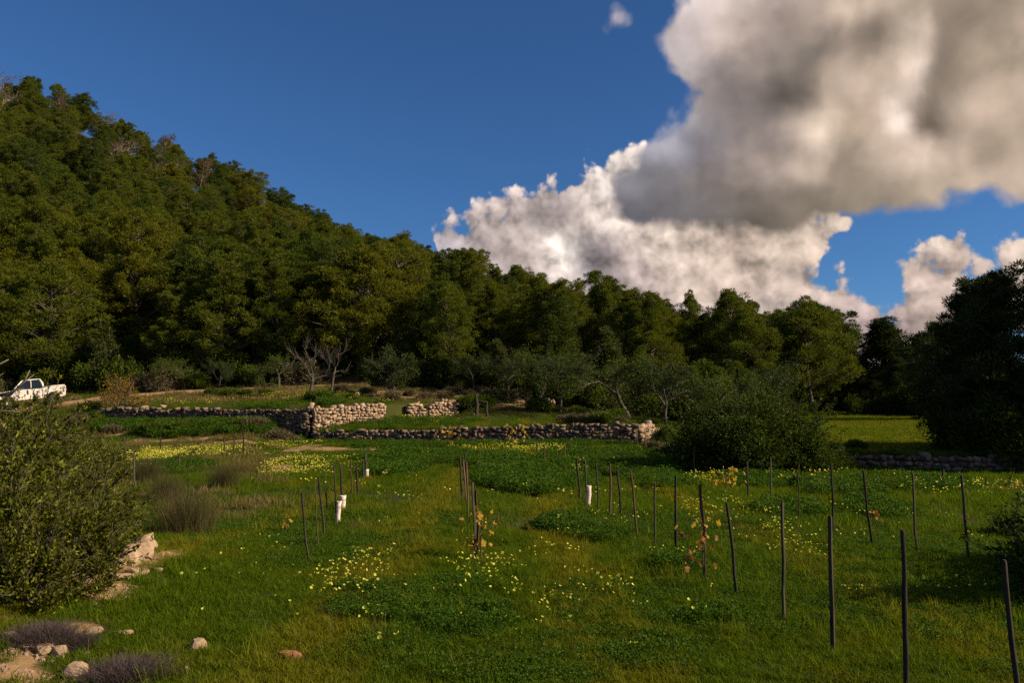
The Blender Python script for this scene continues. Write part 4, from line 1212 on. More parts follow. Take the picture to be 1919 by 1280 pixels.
# ---- dry and grey shrubs on the terraces
gs = [bush(811, (0.85, 0.85, 0.75), 8, 2600, 0.16, 0.035, 'grey_scrub', 16, 'bark_pale', inner=0.3, upright=0.9), bush(812, (0.9, 0.9, 0.8), 8, 2600, 0.15, 0.05, 'bush_green', 10, inner=0.5)]
items = []
rnd = random.Random(5)
for px, D, w, k in [(735, 51.5, 0, 1.0), (800, 53.5, 0, 0.8), (835, 54.5, 0, 0.9), (880, 55, 0, 1.0), (925, 55.5, 0, 1.2), (950, 55.5, 0, 1.1), (975, 56.5, 0, 1.1), (770, 55.5, 0, 0.8), (690, 56.5, 0, 0.8), (640, 57.5, 0, 0.7), (905, 57.5, 0, 1.0), (850, 57.5, 0, 0.9),
                    (605, 51.0, 1, 1.0), (590, 52.0, 1, 0.8), (660, 52.5, 1, 0.6), (880, 52.5, 1, 1.2), (905, 52.8, 1, 1.1), (430, 56.0, 1, 0.9), (460, 55.0, 1, 0.8), (500, 55.5, 1, 0.7), (400, 57.0, 1, 0.8), (1075, 44.2, 0, 0.9), (1100, 43.6, 0, 0.9), (1130, 43.0, 1, 0.9), (1060, 45.5, 0, 0.7),
                    (1160, 43.2, 0, 0.6), (1010, 52.5, 1, 1.2), (1085, 49.5, 1, 1.0), (1150, 47.5, 1, 0.9), (170, 50.5, 1, 0.9), (150, 47.5, 0, 0.9), (215, 46.0, 0, 0.8), (290, 45.5, 1, 0.9), (340, 45.3, 1, 0.9), (390, 45.2, 1, 0.8), (520, 44.4, 0, 1.1), (545, 44.2, 0, 0.8), (480, 44.8, 0, 1.0),
                    (455, 45.0, 1, 0.9), (1220, 39.0, 0, 0.7), (1250, 38.0, 0, 0.7), (840, 41.5, 0, 0.45), (935, 41.2, 0, 0.4), (1505, 24.0, 1, 0.6), (1660, 24.0, 1, 0.6), (1640, 22.0, 1, 0.5), (1590, 30.2, 0, 0.6), (1600, 33.0, 1, 0.6), (1545, 23.0, 0, 0.5)]:
    loc = 'above the pink wall' if D > 50.5 and px < 1000 else 'below the overgrown wall' if px < 560 else 'near the long dark wall' if px < 1200 else 'near the round bush'
    items.append(dict(px=px, D=D, w=w, k=k, base=f"{('brown twiggy', 'low green')[w]} shrub {loc}"))
number_labels(items)
for it in items:
    s = gs[it['w']]
    x, y = pxu(it['px']) * it['D'], it['D']
    place('terrace_shrub', [('stems', s[0]), ('leaves', s[1])], (x, y, tz(x, y) - 0.03), it['px'], it['k'], it['label'], 'shrub', 'low shrubs on the terraces')
# dark weathered posts with a cross bar near the broken wall
g = Geo(); g.tube([(0.05, 0, -0.2), (0.0, 0.02, 0.3), (0.05, 0, 0.75), (-0.03, 0, 1.2), (0.03, 0, 1.4)], [0.15, 0.12, 0.13, 0.08, 0.04], 7); p2 = Geo(); p2.tube([(-0.55, 0.02, 0.80), (-0.2, 0, 0.86), (0.1, 0, 0.95), (0.4, 0, 0.86), (0.66, -0.02, 0.90)], [0.04, 0.07, 0.08, 0.06, 0.05], 6); p3 = Geo(); p3.tube([(0.70, 0, -0.2), (0.62, 0.03, 0.4), (0.66, 0, 0.93)], [0.10, 0.07, 0.06], 7)
x, y = pxu(893) * 50.0, 50.0
place('weathered_post', [('post', g.mesh('post', M['stake'])), ('cross_bar', p2.mesh('cross_bar', M['stake'])), ('post', p3.mesh('post', M['stake']))], (x, y, tz(x, y)), 0, 1.0, 'dark weathered wooden posts with a cross bar by the broken wall', 'post')
# thin bare trunk on the slope
g = Geo(); g.tube([(0, 0, -0.3), (0.1, 0, 3), (0.05, 0.1, 6.4)], [0.15, 0.12, 0.06], 6)
x, y = pxu(188) * 78, 78.0
place('dead_tree', [('trunk', g.mesh('trunk', M['bark_pale']))], (x, y, tz(x, y)), 0, 1.25, 'tall bare dead trunk standing among the pines above the track', 'dead tree')

# ------------------------------------------------------------------ pickup
def extrude(profile, w, y0=0.0):
    """side profile (x, z) extruded across y; returns a bmesh-made mesh"""
    bm = bmesh.new()
    a = [bm.verts.new((x, y0 - w / 2, z)) for x, z in profile]
    b = [bm.verts.new((x, y0 + w / 2, z)) for x, z in profile]
    bm.faces.new(a); bm.faces.new(list(reversed(b)))
    n = len(profile)
    for i in range(n):
        bm.faces.new((a[(i + 1) % n], a[i], b[i], b[(i + 1) % n]))
    bmesh.ops.recalc_face_normals(bm, faces=bm.faces)
    bmesh.ops.triangulate(bm, faces=[f for f in bm.faces if len(f.verts) > 4])
    return bm
def bm_mesh(name, bm, mat, bevel=0.0):
    if bevel:
        ed = [e for e in bm.edges if len(e.link_faces) == 2 and e.calc_face_angle(0) > 0.6]
        bmesh.ops.bevel(bm, geom=ed, offset=bevel, segments=2, affect='EDGES', profile=0.6)
    me = bpy.data.meshes.new(name); bm.to_mesh(me); bm.free(); me.materials.append(mat)
    return me
def arch(cx, r, z0, n=9):
    a0 = math.asin(min(1, (z0 - 0.34) / r)) if z0 > 0.34 else 0
    return [(cx + r * math.cos(t), 0.34 + r * math.sin(t)) for t in np.linspace(math.pi - a0, a0, n)]
def pickup():
    # x: rear (0) to nose (4.35); z from the ground
    wr, wf = 0.80, 3.42
    sill = 0.42
    prof = [(0.05, 0.50)] + [(0.14, 0.45)]
    prof += [(x, z) for x, z in arch(wr, 0.42, sill)]
    prof += [(x, z) for x, z in arch(wf, 0.42, sill)]
    prof += [(4.12, 0.46), (4.30, 0.52), (4.34, 0.78), (4.26, 0.92), (3.86, 1.00), (3.02, 1.05), (1.34, 1.02), (1.30, 1.06), (0.10, 1.10), (0.0, 1.06)]
    W = 1.62
    e = link('pickup_truck', None)
    body = link('body', bm_mesh('body', extrude(prof, W), M['paint'], 0.03), e)
    def part(name, me, parent=e): return link(name, me, parent)
    # load bed opening: dark floor and rims
    g = Geo(); g.box((0.68, 0, 1.075), (1.10, 1.36, 0.06)); part('load_bed', g.mesh('load_bed', M['rust']))
    # cab: pillars, roof, panes
    for s in (-1, 1):
        y = s * (W / 2 - 0.09)
        for nm, P, r in [('front_pillar', [(3.06, y, 1.02), (2.80, y * 0.97, 1.30), (2.52, y * 0.93, 1.56)], 0.045), ('door_pillar', [(2.04, y, 1.0), (2.02, y * 0.96, 1.30), (2.02, y * 0.93, 1.57)], 0.03), ('rear_pillar', [(1.36, y, 1.0), (1.36, y * 0.96, 1.32), (1.50, y * 0.93, 1.56)], 0.07)]:
            g = Geo(); g.tube(P, [r, r, r * 0.9], 6); part(nm, g.mesh(nm, M['paint']))
        g = Geo(); g.add([(2.98, y, 1.03), (2.06, y, 1.03), (2.05, y * 0.94, 1.53), (2.50, y * 0.94, 1.53)], [(0, 1, 2, 3)]); part('side_window', g.mesh('side_window', M['glass']))
        g = Geo(); g.add([(1.99, y, 1.03), (1.42, y, 1.03), (1.52, y * 0.94, 1.53), (1.99, y * 0.94, 1.53)], [(0, 1, 2, 3)]); part('side_window', g.mesh('side_window', M['glass']))
        yo = s * (W / 2 + 0.008)
        bm = extrude([(1.48, 0.46), (2.90, 0.46), (2.96, 0.60), (2.92, 1.0), (1.44, 0.98)], 0.03, yo)
        d = part('door', bm_mesh('door', bm, M['paint'], 0.006))
        g = Geo(); g.box((1.66, yo + s * 0.03, 0.86), (0.16, 0.03, 0.035)); link('handle', g.mesh('handle', M['rubber']), d)
        for rx_, rz_, w_, h_ in [(2.25, 0.86, 0.10, 0.26), (2.42, 0.70, 0.10, 0.08), (2.75, 0.60, 0.12, 0.08), (1.75, 0.56, 0.2, 0.05)]:
            g = Geo(); g.box((rx_, yo + s * 0.019, rz_), (w_, 0.006, h_)); link('rust_patch', g.mesh('rust_patch', M['rust']), d)
        for cx in (wr, wf):
            g = Geo()
            a = np.linspace(0, 2 * math.pi, 25)[:-1]
            for r0, r1, y0, y1 in [(0.335, 0.335, -0.1, 0.1)]:
                ring = lambda r, yy: np.stack([cx + r * np.cos(a), np.full(24, s * (W / 2 - 0.12) + yy), 0.34 + r * np.sin(a)], -1)
                V = np.concatenate([ring(0.20, -0.10), ring(0.31, -0.105), ring(0.335, -0.07), ring(0.335, 0.07), ring(0.31, 0.105), ring(0.20, 0.10)])
                k = np.arange(24); Q = np.concatenate([np.stack([j * 24 + k, j * 24 + (k + 1) % 24, (j + 1) * 24 + (k + 1) % 24, (j + 1) * 24 + k], -1) for j in range(5)])
                g.add(V, Q)
            wheel = part('wheel', g.mesh('wheel', M['rubber'], True))
            g = Geo(); yy = s * (W / 2 - 0.12) + s * 0.075
            V = np.concatenate([[(cx, yy + s * 0.02, 0.34)], np.stack([cx + 0.12 * np.cos(a), np.full(24, yy + s * 0.015), 0.34 + 0.12 * np.sin(a)], -1), np.stack([cx + 0.205 * np.cos(a), np.full(24, yy - s * 0.03), 0.34 + 0.205 * np.sin(a)], -1)])
            k = np.arange(24)
            g.add(V, np.stack([1 + k, 1 + (k + 1) % 24, 25 + (k + 1) % 24, 25 + k], -1), np.stack([np.zeros(24, int), 1 + k, 1 + (k + 1) % 24], -1))
            link('rim', g.mesh('rim', M['rim']), wheel)
        g = Geo(); g.box((4.31, s * 0.56, 0.74), (0.06, 0.26, 0.16)); part('headlight', g.mesh('headlight', M['lamp_clear']))
        g = Geo(); g.box((0.0, s * 0.74, 0.82), (0.06, 0.12, 0.26)); part('tail_light', g.mesh('tail_light', M['lamp_red']))
        g = Geo(); g.box((3.02, s * (W / 2 + 0.1), 1.08), (0.08, 0.16, 0.14)); part('mirror', g.mesh('mirror', M['rubber']))
        g = Geo(); g.box((0.72, s * (W / 2 - 0.02), 1.10), (1.30, 0.06, 0.07)); part('bed_rail', g.mesh('bed_rail', M['paint']))
    bm = extrude([(2.56, 1.55), (2.50, 1.60), (2.1, 1.63), (1.5, 1.62), (1.42, 1.57)], W - 0.2)
    part('roof', bm_mesh('roof', bm, M['paint'], 0.012))
    g = Geo(); g.add([(3.05, -0.66, 1.05), (3.05, 0.66, 1.05), (2.54, 0.60, 1.55), (2.54, -0.60, 1.55)], [(0, 1, 2, 3)]); part('windscreen', g.mesh('windscreen', M['glass']))
    g = Geo(); g.add([(1.40, -0.64, 1.08), (1.40, 0.64, 1.08), (1.48, 0.60, 1.55), (1.48, -0.60, 1.55)], [(0, 1, 2, 3)]); part('rear_window', g.mesh('rear_window', M['glass']))
    g = Geo(); g.box((4.36, 0, 0.56), (0.12, 1.5, 0.16)); part('bumper', g.mesh('bumper', M['rubber']))
    g = Geo(); g.box((-0.03, 0, 0.54), (0.10, 1.5, 0.14)); part('bumper', g.mesh('bumper', M['rubber']))
    return tag(e, 'white weathered pickup with rusty dents parked on the track', 'pickup')
truck = pickup()
# rear to the right and farther away, nose to the left behind the bushes
rear = Vector((pxu(127) * 55.2, 55.2, 0)); nose = Vector((pxu(8) * 53.2, 53.2, 0))
hd = (nose - rear).normalized()
ang = math.atan2(hd.y, hd.x)
zr = tz(rear.x, rear.y); zn = tz(rear.x + hd.x * 4.3, rear.y + hd.y * 4.3)
truck.location = (rear.x, rear.y, zr + 0.08)
truck.rotation_euler = (0, -math.atan2(zn - zr, 4.3), ang)
truck.scale = (1.0, 1.0, 1.12)

# ------------------------------------------------------------------ vine stakes
def stake_mesh(seed, mat, r=0.026, split=0.0):
    """a rough split stake one metre long, rooted below the ground"""
    rng = np.random.default_rng(seed)
    n = 6
    zz = np.array([-0.15, 0.0, 0.25, 0.5, 0.75, 0.985, 1.0])
    a = np.arange(n) * 2 * math.pi / n
    rr = r * (1 + rng.normal(0, 0.24, n))
    V = []
    bx = rng.normal(0, 0.008, (len(zz), 2))
    for i, z in enumerate(zz):
        k = (1.05 - 0.1 * z) * (0.8 if i == len(zz) - 1 else 1) * (1 + rng.normal(0, 0.04))
        V += [(bx[i, 0] + k * rr[j] * math.cos(a[j]), bx[i, 1] + k * rr[j] * math.sin(a[j]), z) for j in range(n)]
    Q = [(i * n + j, i * n + (j + 1) % n, (i + 1) * n + (j + 1) % n, (i + 1) * n + j) for i in range(len(zz) - 1) for j in range(n)]
    V.append((bx[-1, 0], bx[-1, 1], 1.002)); c = len(V) - 1
    T = [((len(zz) - 1) * n + j, (len(zz) - 1) * n + (j + 1) % n, c) for j in range(n)]
    return mesh_of('stake', V, Q, T, M[mat])
THICK = [stake_mesh(k, 'stake', 0.0175) for k in range(4)]
BROWN = [stake_mesh(k + 20, 'stake_brown', 0.017) for k in range(2)]
CANE = [stake_mesh(k + 40, 'stake_brown', 0.009) for k in range(2)] + [stake_mesh(43, 'stake', 0.012)]
STK = []
def stake(xt, yt, xb, yb, kind, label, group):
    p = ground(xb, yb)
    q = at(xt, yt, p.y - 0.02)
    d = q - p
    L = d.length
    o = link('vine_stake', random.Random(xt).choice({'t': THICK, 'b': BROWN, 'c': CANE}[kind]), None, p)
    o.rotation_euler = (d.to_track_quat('Z', 'Y').to_matrix() @ Matrix.Rotation(xt * 0.7, 3, 'Z')).to_euler()
    k = (1.25 if kind == 'c' else 1.0) * min(max(p.y / 15.0, 1.0), 1.7)
    o.scale = (k, k, L)
    STK.append((p, q))
    tag(o, label, 'stake', group)
    return p, q
ROWS = {
 'in the row left of the centre': [(566, 922, 577, 1054, 't'), (589, 906, 596, 1025, 'c'), (596, 894, 610, 1010, 't'), (606, 889, 614, 956, 'c'), (626, 871, 632, 979, 't'), (638, 870, 643, 958, 't'), (657.5, 862, 660, 930, 'c'), (667.5, 865, 671, 929, 't'), (681, 862, 681, 902, 't'), (684, 849, 688, 899, 't')],
 'in the central row with the yellow vine': [(885, 905, 892, 1054, 't'), (893, 919, 897, 1040, 'b'), (874, 868, 878, 975, 'b'), (869, 864, 874, 945, 'b'), (862, 857, 866, 937, 't'), (872, 850, 873, 905, 'c')],
 'in the long row right of the centre': [(1878, 1049, 1909, 1345, 't'), (1692, 994, 1698, 1294, 't'), (1553, 967, 1559, 1224, 't'), (1466, 942, 1470, 1168, 't'), (1361, 942, 1380, 1122, 't'), (1315, 907, 1322, 1087, 'b'), (1266, 892, 1267, 1045, 't'), (1227, 905, 1228, 1028, 't'), (1182, 882, 1194, 1011, 'b'), (1156, 880, 1164, 968, 't'), (1143, 870, 1144, 970, 'b'), (1117, 869, 1122, 960, 't'), (1097, 864, 1102, 948, 't'), (1080, 859, 1088, 939, 't'), (1057, 830, 1059, 866, 'b'), (1020, 832, 1020, 874, 'b'), (1006, 828, 1007, 862, 't')],
 'in the far right vine rows': [(1803, 891, 1817, 1058, 't'), (1711, 888, 1717, 1039, 't'), (1618, 881, 1635, 1024, 't'), (1557, 868, 1561, 1004, 't'), (1497, 870, 1498, 983, 'c'), (1444, 858, 1445, 945, 't'), (1400, 865, 1402, 939, 't'), (1848, 893, 1848, 919, 'c'), (1767, 880, 1768, 916, 't'), (1300, 836, 1300, 890, 't'), (1274, 832, 1275, 882, 't'), (1249, 829, 1251, 867, 'c'), (1230, 838, 1230, 867, 't'), (1210, 816, 1210, 846, 'b'), (1194, 814, 1195, 850, 't'), (1164, 816, 1164, 848, 't')],
 'by the left flower patch': [(251, 851, 252, 915, 't'), (336, 850, 332, 886, 't'), (233, 825, 234, 875, 't'), (300, 817, 300, 852, 't'), (202, 840, 202, 880, 'b'), (420, 820, 420, 855, 't'), (439, 816, 439, 852, 't'), (456, 807, 457, 857, 't'), (474, 810, 475, 860, 'c'), (191, 831, 192, 865, 'c'), (261, 818, 260, 850, 'c')]}
FIN = {'t': 'dark wooden vine stake', 'b': 'brown wooden vine stake', 'c': 'thin cane vine stake'}
for row, lst in ROWS.items():
    lst = sorted(lst, key=lambda s: -s[3])
    for k, (xt, yt, xb, yb, kd) in enumerate(lst):
        order = ORD[k] + ' from the camera' if k else 'closest to the camera'
        stake(xt, yt, xb, yb, kd, f"{FIN[kd]} {row}, {order}", 'vine stakes ' + row)

# white grow tubes round young vines
def grow_tube(px, top, bot, wpx, label):
    p = ground(px, bot)
    h = (bot - top) / FPX * p.y; r = wpx / 2 / FPX * p.y
    g = Geo()
    n = 14; a = np.arange(n) * 2 * math.pi / n
    rng = np.random.default_rng(px)
    V = []
    for i, z in enumerate(np.linspace(-0.03, h, 6)):
        k = r * (1 + rng.normal(0, 0.02)); ox = rng.normal(0, 0.004)
        V += [(ox + k * math.cos(t), k * math.sin(t), z + (0.012 * math.cos(t) if i == 5 else 0)) for t in a]
    V += [(r * 0.92 * math.cos(t), r * 0.92 * math.sin(t), h - 0.004) for t in a]
    V += [(r * 0.90 * math.cos(t), r * 0.90 * math.sin(t), h * 0.4) for t in a]
    Q = [(i * n + j, i * n + (j + 1) % n, (i + 1) * n + (j + 1) % n, (i + 1) * n + j) for i in range(7) for j in range(n)]
    g.add(V, Q)
    t = link('grow_tube', None, None, p); t.rotation_euler = (0.02, 0.05, 0)
    link('sleeve', g.mesh('sleeve', M['guard'], True), t)
    g = Geo()
    g.tube([(r * 1.0 * math.cos(q), r * 1.0 * math.sin(q), h * 0.72) for q in np.linspace(0, 6.283, 15)], [0.005] * 15, 4, False)
    link('tie', g.mesh('tie', M['rubber']), t)
    g = Geo(); g.tube([(0.01, 0, -0.05), (0.0, 0.01, h * 0.6), (0.02, 0, h * 1.15)], [0.006, 0.005, 0.003], 4)
    link('vine_stem', g.mesh('vine_stem', M['bark']), t)
    tag(t, label, 'grow tube', 'pale grow tubes round young vines')
grow_tube(633, 941, 979, 9, 'pale grow tube in the left row, the nearer of two')
grow_tube(641, 930, 959, 11, 'pale grow tube in the left row, the wider one behind')
grow_tube(687, 880, 899, 7, 'small pale grow tube at the far end of the left row')
grow_tube(1102, 912, 950, 9, 'pale grow tube in the long row right of the centre')

# ------------------------------------------------------------------ young vines with leaves one by one
def vine_leaf(mat, seed):
    rng = np.random.default_rng(seed)
    n = 15
    V = [(0, 0, 0)]
    for i in range(n):
        t = i / (n - 1) * 2 * math.pi * 0.94 + 0.03 * 2 * math.pi
        r = 0.5 * (0.72 + 0.28 * abs(math.cos(2.5 * (t - math.pi)))) * rng.uniform(0.9, 1.08)
        V.append((-r * math.sin(t) * 1.0, 0.42 - r * math.cos(t) - 0.42 + 0.10, 0.10 * math.sin(3 * t) + rng.normal(0, 0.03)))
    V = np.array(V); V[:, 1] = -V[:, 1]
    V[:, 2] -= 0.5 * (V[:, 0] ** 2 + V[:, 1] ** 2)
    T = [(0, i, i + 1) for i in range(1, n)]
    return mesh_of('leaf', V, None, T, M[mat])
VL = {'y': [vine_leaf('vine_yellow', k) for k in range(4)], 'r': [vine_leaf('vine_red', k + 9) for k in range(4)]}
def vine(px, base, top, n, mix_, size, label, seed, spread=0.15):
    rnd = random.Random(seed)
    p = ground(px, base)
    e = link('grape_vine', None, None, p)
    hgt = (base - top) / FPX * p.y
    g = Geo(); rng = np.random.default_rng(seed)
    tr = [(0.03, -0.04, -0.05)] + [(0.03 + rng.normal(0, 0.02), -0.04 + rng.normal(0, 0.02), hgt * t) for t in (0.25, 0.5, 0.75, 1.0)]
    g.tube(tr, [0.011, 0.010, 0.009, 0.007, 0.004], 5)
    link('stem', g.mesh('stem', M['bark']), e)
    for k in range(n):
        o = bpy.data.objects.new('leaf', rnd.choice(VL['y' if rnd.random() < mix_ else 'r']))
        o.parent = e
        t = rnd.uniform(0.25, 1.0)
        o.location = (0.03 + rnd.gauss(0, spread), -0.04 + rnd.gauss(0, spread * 0.8), hgt * t + rnd.gauss(0, 0.04))
        o.rotation_euler = (rnd.uniform(0.4, 1.9), rnd.uniform(-0.6, 0.6), rnd.uniform(-1.6, 1.6))
        s = size * rnd.uniform(0.65, 1.25); o.scale = (s, s, s)
        COL.objects.link(o)
    return tag(e, label, 'vine', 'young grape vines with autumn leaves')
vine(897, 1052, 962, 40, 0.9, 0.085, 'yellow-leaved young vine on the central stake', 1, 0.12)
vine(1312, 1085, 985, 34, 0.35, 0.080, 'red and yellow vine on the brown stake right of the centre', 2, 0.13)
vine(1357, 925, 880, 40, 0.95, 0.11, 'yellow vine before the big round bush', 3, 0.24)
vine(535, 1000, 975, 6, 0.7, 0.10, 'tiny orange-leaved vine at the left row', 4, 0.08)
vine(1893, 925, 902, 26, 0.55, 0.09, 'orange vine at the right edge by the dark shrub', 5, 0.3)
vine(1640, 985, 958, 10, 0.4, 0.09, 'small orange vine beside a leaning far right stake', 6, 0.06)
vine(840, 842, 796, 30, 0.9, 0.17, 'straggly yellow vine growing against the long dark wall', 7, 0.3)
vine(968, 840, 797, 30, 0.95, 0.16, 'second yellow vine against the long dark wall', 8, 0.3)

# ------------------------------------------------------------------ rocks
def rock_mesh(seed, mat):
    rng = np.random.default_rng(seed)
    bm = bmesh.new()
    bmesh.ops.create_icosphere(bm, subdivisions=2, radius=0.5)
    ph = rng.uniform(0, 6, 6)
    pl = unit(rng.normal(size=(7, 3)))
    for v in bm.verts:
        d = np.array(v.co)
        for q in pl:
            k = d @ q
            if k > 0.30: d = d - q * (k - 0.30) * 0.85
        d = d * (1 + 0.10 * math.sin(7 * d[0] + ph[0]) + 0.10 * math.sin(8 * d[1] + ph[1]) * math.sin(9 * d[2] + ph[2]))
        v.co = d
    me = bpy.data.meshes.new('rock'); bm.to_mesh(me); bm.free(); me.materials.append(M[mat])
    return me
RK = [rock_mesh(k, 'rock') for k in range(6)]; RR = [rock_mesh(k + 30, 'red_rock') for k in range(2)]
def rock(px, py, wpx, hpx, label, red=False, lift=0.25, group='pale rocks on the near bank'):
    p = ground(px, py)
    k = p.y / FPX * 1.75
    o = link('rock', (RR if red else RK)[(px * 7 + py) % (2 if red else 6)], None, (p.x, p.y, p.z + hpx * k * lift))
    o.scale = (wpx * k, wpx * k * 0.8, hpx * k * 1.25)
    o.rotation_euler = (0.1 * math.sin(px), 0.12 * math.cos(py), px * 0.9)
    tag(o, label, 'rock', group)
rock(262, 1047, 38, 30, 'largest pale rock of the pile by the mastic bush')
rock(240, 1058, 36, 26, 'second largest pale rock, left of the largest in the pile')
rock(284, 1032, 18, 16, 'small rock on the upper end of the pile')
rock(222, 1066, 22, 14, 'flat rock at the lower left of the pile')
rock(248, 1078, 20, 9, 'slanting thin rock below the pile')
rock(232, 1087, 26, 8, 'flat slab at the foot of the pile')
rock(262, 1080, 20, 8, 'small slab right of the flat slab')
rock(192, 1072, 20, 14, 'rock half hidden under the mastic bush')
rock(205, 1096, 16, 10, 'little rock among the rubble below the pile')
rock(296, 1072, 16, 5, 'low chip of rock in the grass beside the pile')
rock(368, 1222, 24, 16, 'lone pale rock in the near grass')
rock(348, 1262, 10, 8, 'pebble in the grass near the lone rock')
rock(108, 1230, 26, 12, 'pale rock between the lavender clumps')
rock(80, 1222, 30, 9, 'flat pale stone behind the left lavender')
rock(55, 1213, 28, 8, 'low stone in the dirt at the left')
rock(18, 1196, 18, 8, 'small stone at the left edge in the dirt')
rock(140, 1272, 30, 20, 'pale rock at the bottom edge beside the lavender')
rock(176, 1190, 28, 7, 'stone showing through the grass above the lavender')
rock(230, 1190, 22, 6, 'flat stone in the grass right of the lavender')
rock(545, 1231, 34, 10, 'orange-red stone in the near grass', True, 0.15)
rock(1055, 1144, 24, 7, 'reddish stone in the grass at the centre', True, 0.15)
rock(667, 744, 10, 6, 'boulder in the bank above the pink wall', False, 0.3)
rock(855, 732, 13, 7, 'pale boulder in the dry bank above the broken wall', False, 0.3)
rock(305, 766, 11, 5, 'pale stone lying on the overgrown wall', False, 0.3)
rock(270, 768, 12, 5, 'stone lying at the overgrown wall near the sapling', False, 0.3)

# ------------------------------------------------------------------ what nobody could count: grass, leaves, flowers, gravel
def scatter(name, P, scl, protos, label, cat, seed, tilt=0.15):
    rng = np.random.default_rng(seed)
    n = len(P)
    me = bpy.data.meshes.new(name)
    me.vertices.add(n); me.vertices.foreach_set('co', np.asarray(P, np.float32).ravel())
    a = me.attributes.new('scl', 'FLOAT', 'POINT'); a.data.foreach_set('value', np.asarray(scl, np.float32))
    a = me.attributes.new('idx', 'INT', 'POINT'); a.data.foreach_set('value', rng.integers(0, len(protos), n).astype(np.int32))
    rot = np.stack([rng.normal(0, tilt, n), rng.normal(0, tilt, n), rng.uniform(0, 6.283, n)], -1).astype(np.float32)
    a = me.attributes.new('rot', 'FLOAT_VECTOR', 'POINT'); a.data.foreach_set('vector', rot.ravel())
    for p in protos:
        pass
    col = bpy.data.collections.new(name + '_tufts')
    for k, pm in enumerate(protos):
        po = bpy.data.objects.new(f'{name}_tuft', pm); col.objects.link(po)
    ng = bpy.data.node_groups.new(name + '_scatter', 'GeometryNodeTree')
    ng.interface.new_socket('Geometry', in_out='INPUT', socket_type='NodeSocketGeometry')
    ng.interface.new_socket('Geometry', in_out='OUTPUT', socket_type='NodeSocketGeometry')
    N = ng.nodes; Lk = ng.links
    gi = N.new('NodeGroupInput'); go = N.new('NodeGroupOutput')
    m2p = N.new('GeometryNodeMeshToPoints')
    iop = N.new('GeometryNodeInstanceOnPoints')
    ci = N.new('GeometryNodeCollectionInfo'); ci.inputs['Collection'].default_value = col
    ci.inputs['Separate Children'].default_value = True; ci.inputs['Reset Children'].default_value = True
    def att(nm, dt):
        q = N.new('GeometryNodeInputNamedAttribute'); q.data_type = dt; q.inputs['Name'].default_value = nm
        return q.outputs['Attribute']
    Lk.new(gi.outputs[0], m2p.inputs['Mesh'])
    Lk.new(m2p.outputs[0], iop.inputs['Points'])
    Lk.new(ci.outputs[0], iop.inputs['Instance'])
    iop.inputs['Pick Instance'].default_value = True
    Lk.new(att('idx', 'INT'), iop.inputs['Instance Index'])
    e2r = N.new('FunctionNodeEulerToRotation'); Lk.new(att('rot', 'FLOAT_VECTOR'), e2r.inputs[0])
    Lk.new(e2r.outputs[0], iop.inputs['Rotation'])
    Lk.new(att('scl', 'FLOAT'), iop.inputs['Scale'])
    Lk.new(iop.outputs[0], go.inputs[0])
    o = link(name, me)
    md = o.modifiers.new('scatter', 'NODES'); md.node_group = ng
    return tag(o, label, cat, None, 'stuff')

def blades(seed, n, H, Rr, width, mat, lean=0.5, segs=2):
    rng = np.random.default_rng(seed)
    r = Rr * np.sqrt(rng.random(n)); a = rng.uniform(0, 6.283, n)
    bx, by = r * np.cos(a), r * np.sin(a)
    h = H * rng.uniform(0.45, 1.15, n); d = rng.uniform(0, 6.283, n); ln = h * lean * rng.uniform(0.1, 1.2, n)
    s = d + math.pi / 2 + rng.normal(0, 0.5, n)
    tl = np.linspace(0, 1, segs + 1)
    X = bx[:, None] + np.cos(d)[:, None] * ln[:, None] * tl ** 1.7
    Y = by[:, None] + np.sin(d)[:, None] * ln[:, None] * tl ** 1.7
    Z = h[:, None] * (tl - 0.18 * tl ** 2) - 0.01
    w = (width * rng.uniform(0.7, 1.4, n))[:, None] * (1 - 0.85 * tl ** 1.5)
    sx, sy = np.cos(s)[:, None] * w / 2, np.sin(s)[:, None] * w / 2
    V = np.stack([np.stack([X - sx, Y - sy, Z], -1), np.stack([X + sx, Y + sy, Z], -1)], 2).reshape(n, -1, 3)
    m = (segs + 1) * 2; k = np.arange(segs) * 2
    Q = (np.arange(n)[:, None, None] * m + np.stack([k, k + 1, k + 3, k + 2], -1)[None]).reshape(-1, 4)
    return mesh_of('tuft', V.reshape(-1, 3), Q, mat=M[mat])

def leafy(seed, n, H, Rr, size, mat):
    """low broad-leaved plant: rounded leaves on short stalks"""
    rng = np.random.default_rng(seed)
    r = Rr * np.sqrt(rng.random(n)); a = rng.uniform(0, 6.283, n)
    z = H * (1 - 0.55 * (r / Rr) ** 2) * rng.uniform(0.35, 1.05, n)
    P = np.stack([r * np.cos(a), r * np.sin(a), z], -1)
    A = np.stack([np.cos(a), np.sin(a), rng.normal(0.25, 0.35, n)], -1) + rng.normal(0, 0.5, (n, 3))
    V, Q = kites(rng, P, A, size * rng.uniform(0.7, 1.3, n), size * 0.85 * rng.uniform(0.7, 1.2, n), 0.10)
    return mesh_of('tuft', V, Q, mat=M[mat])

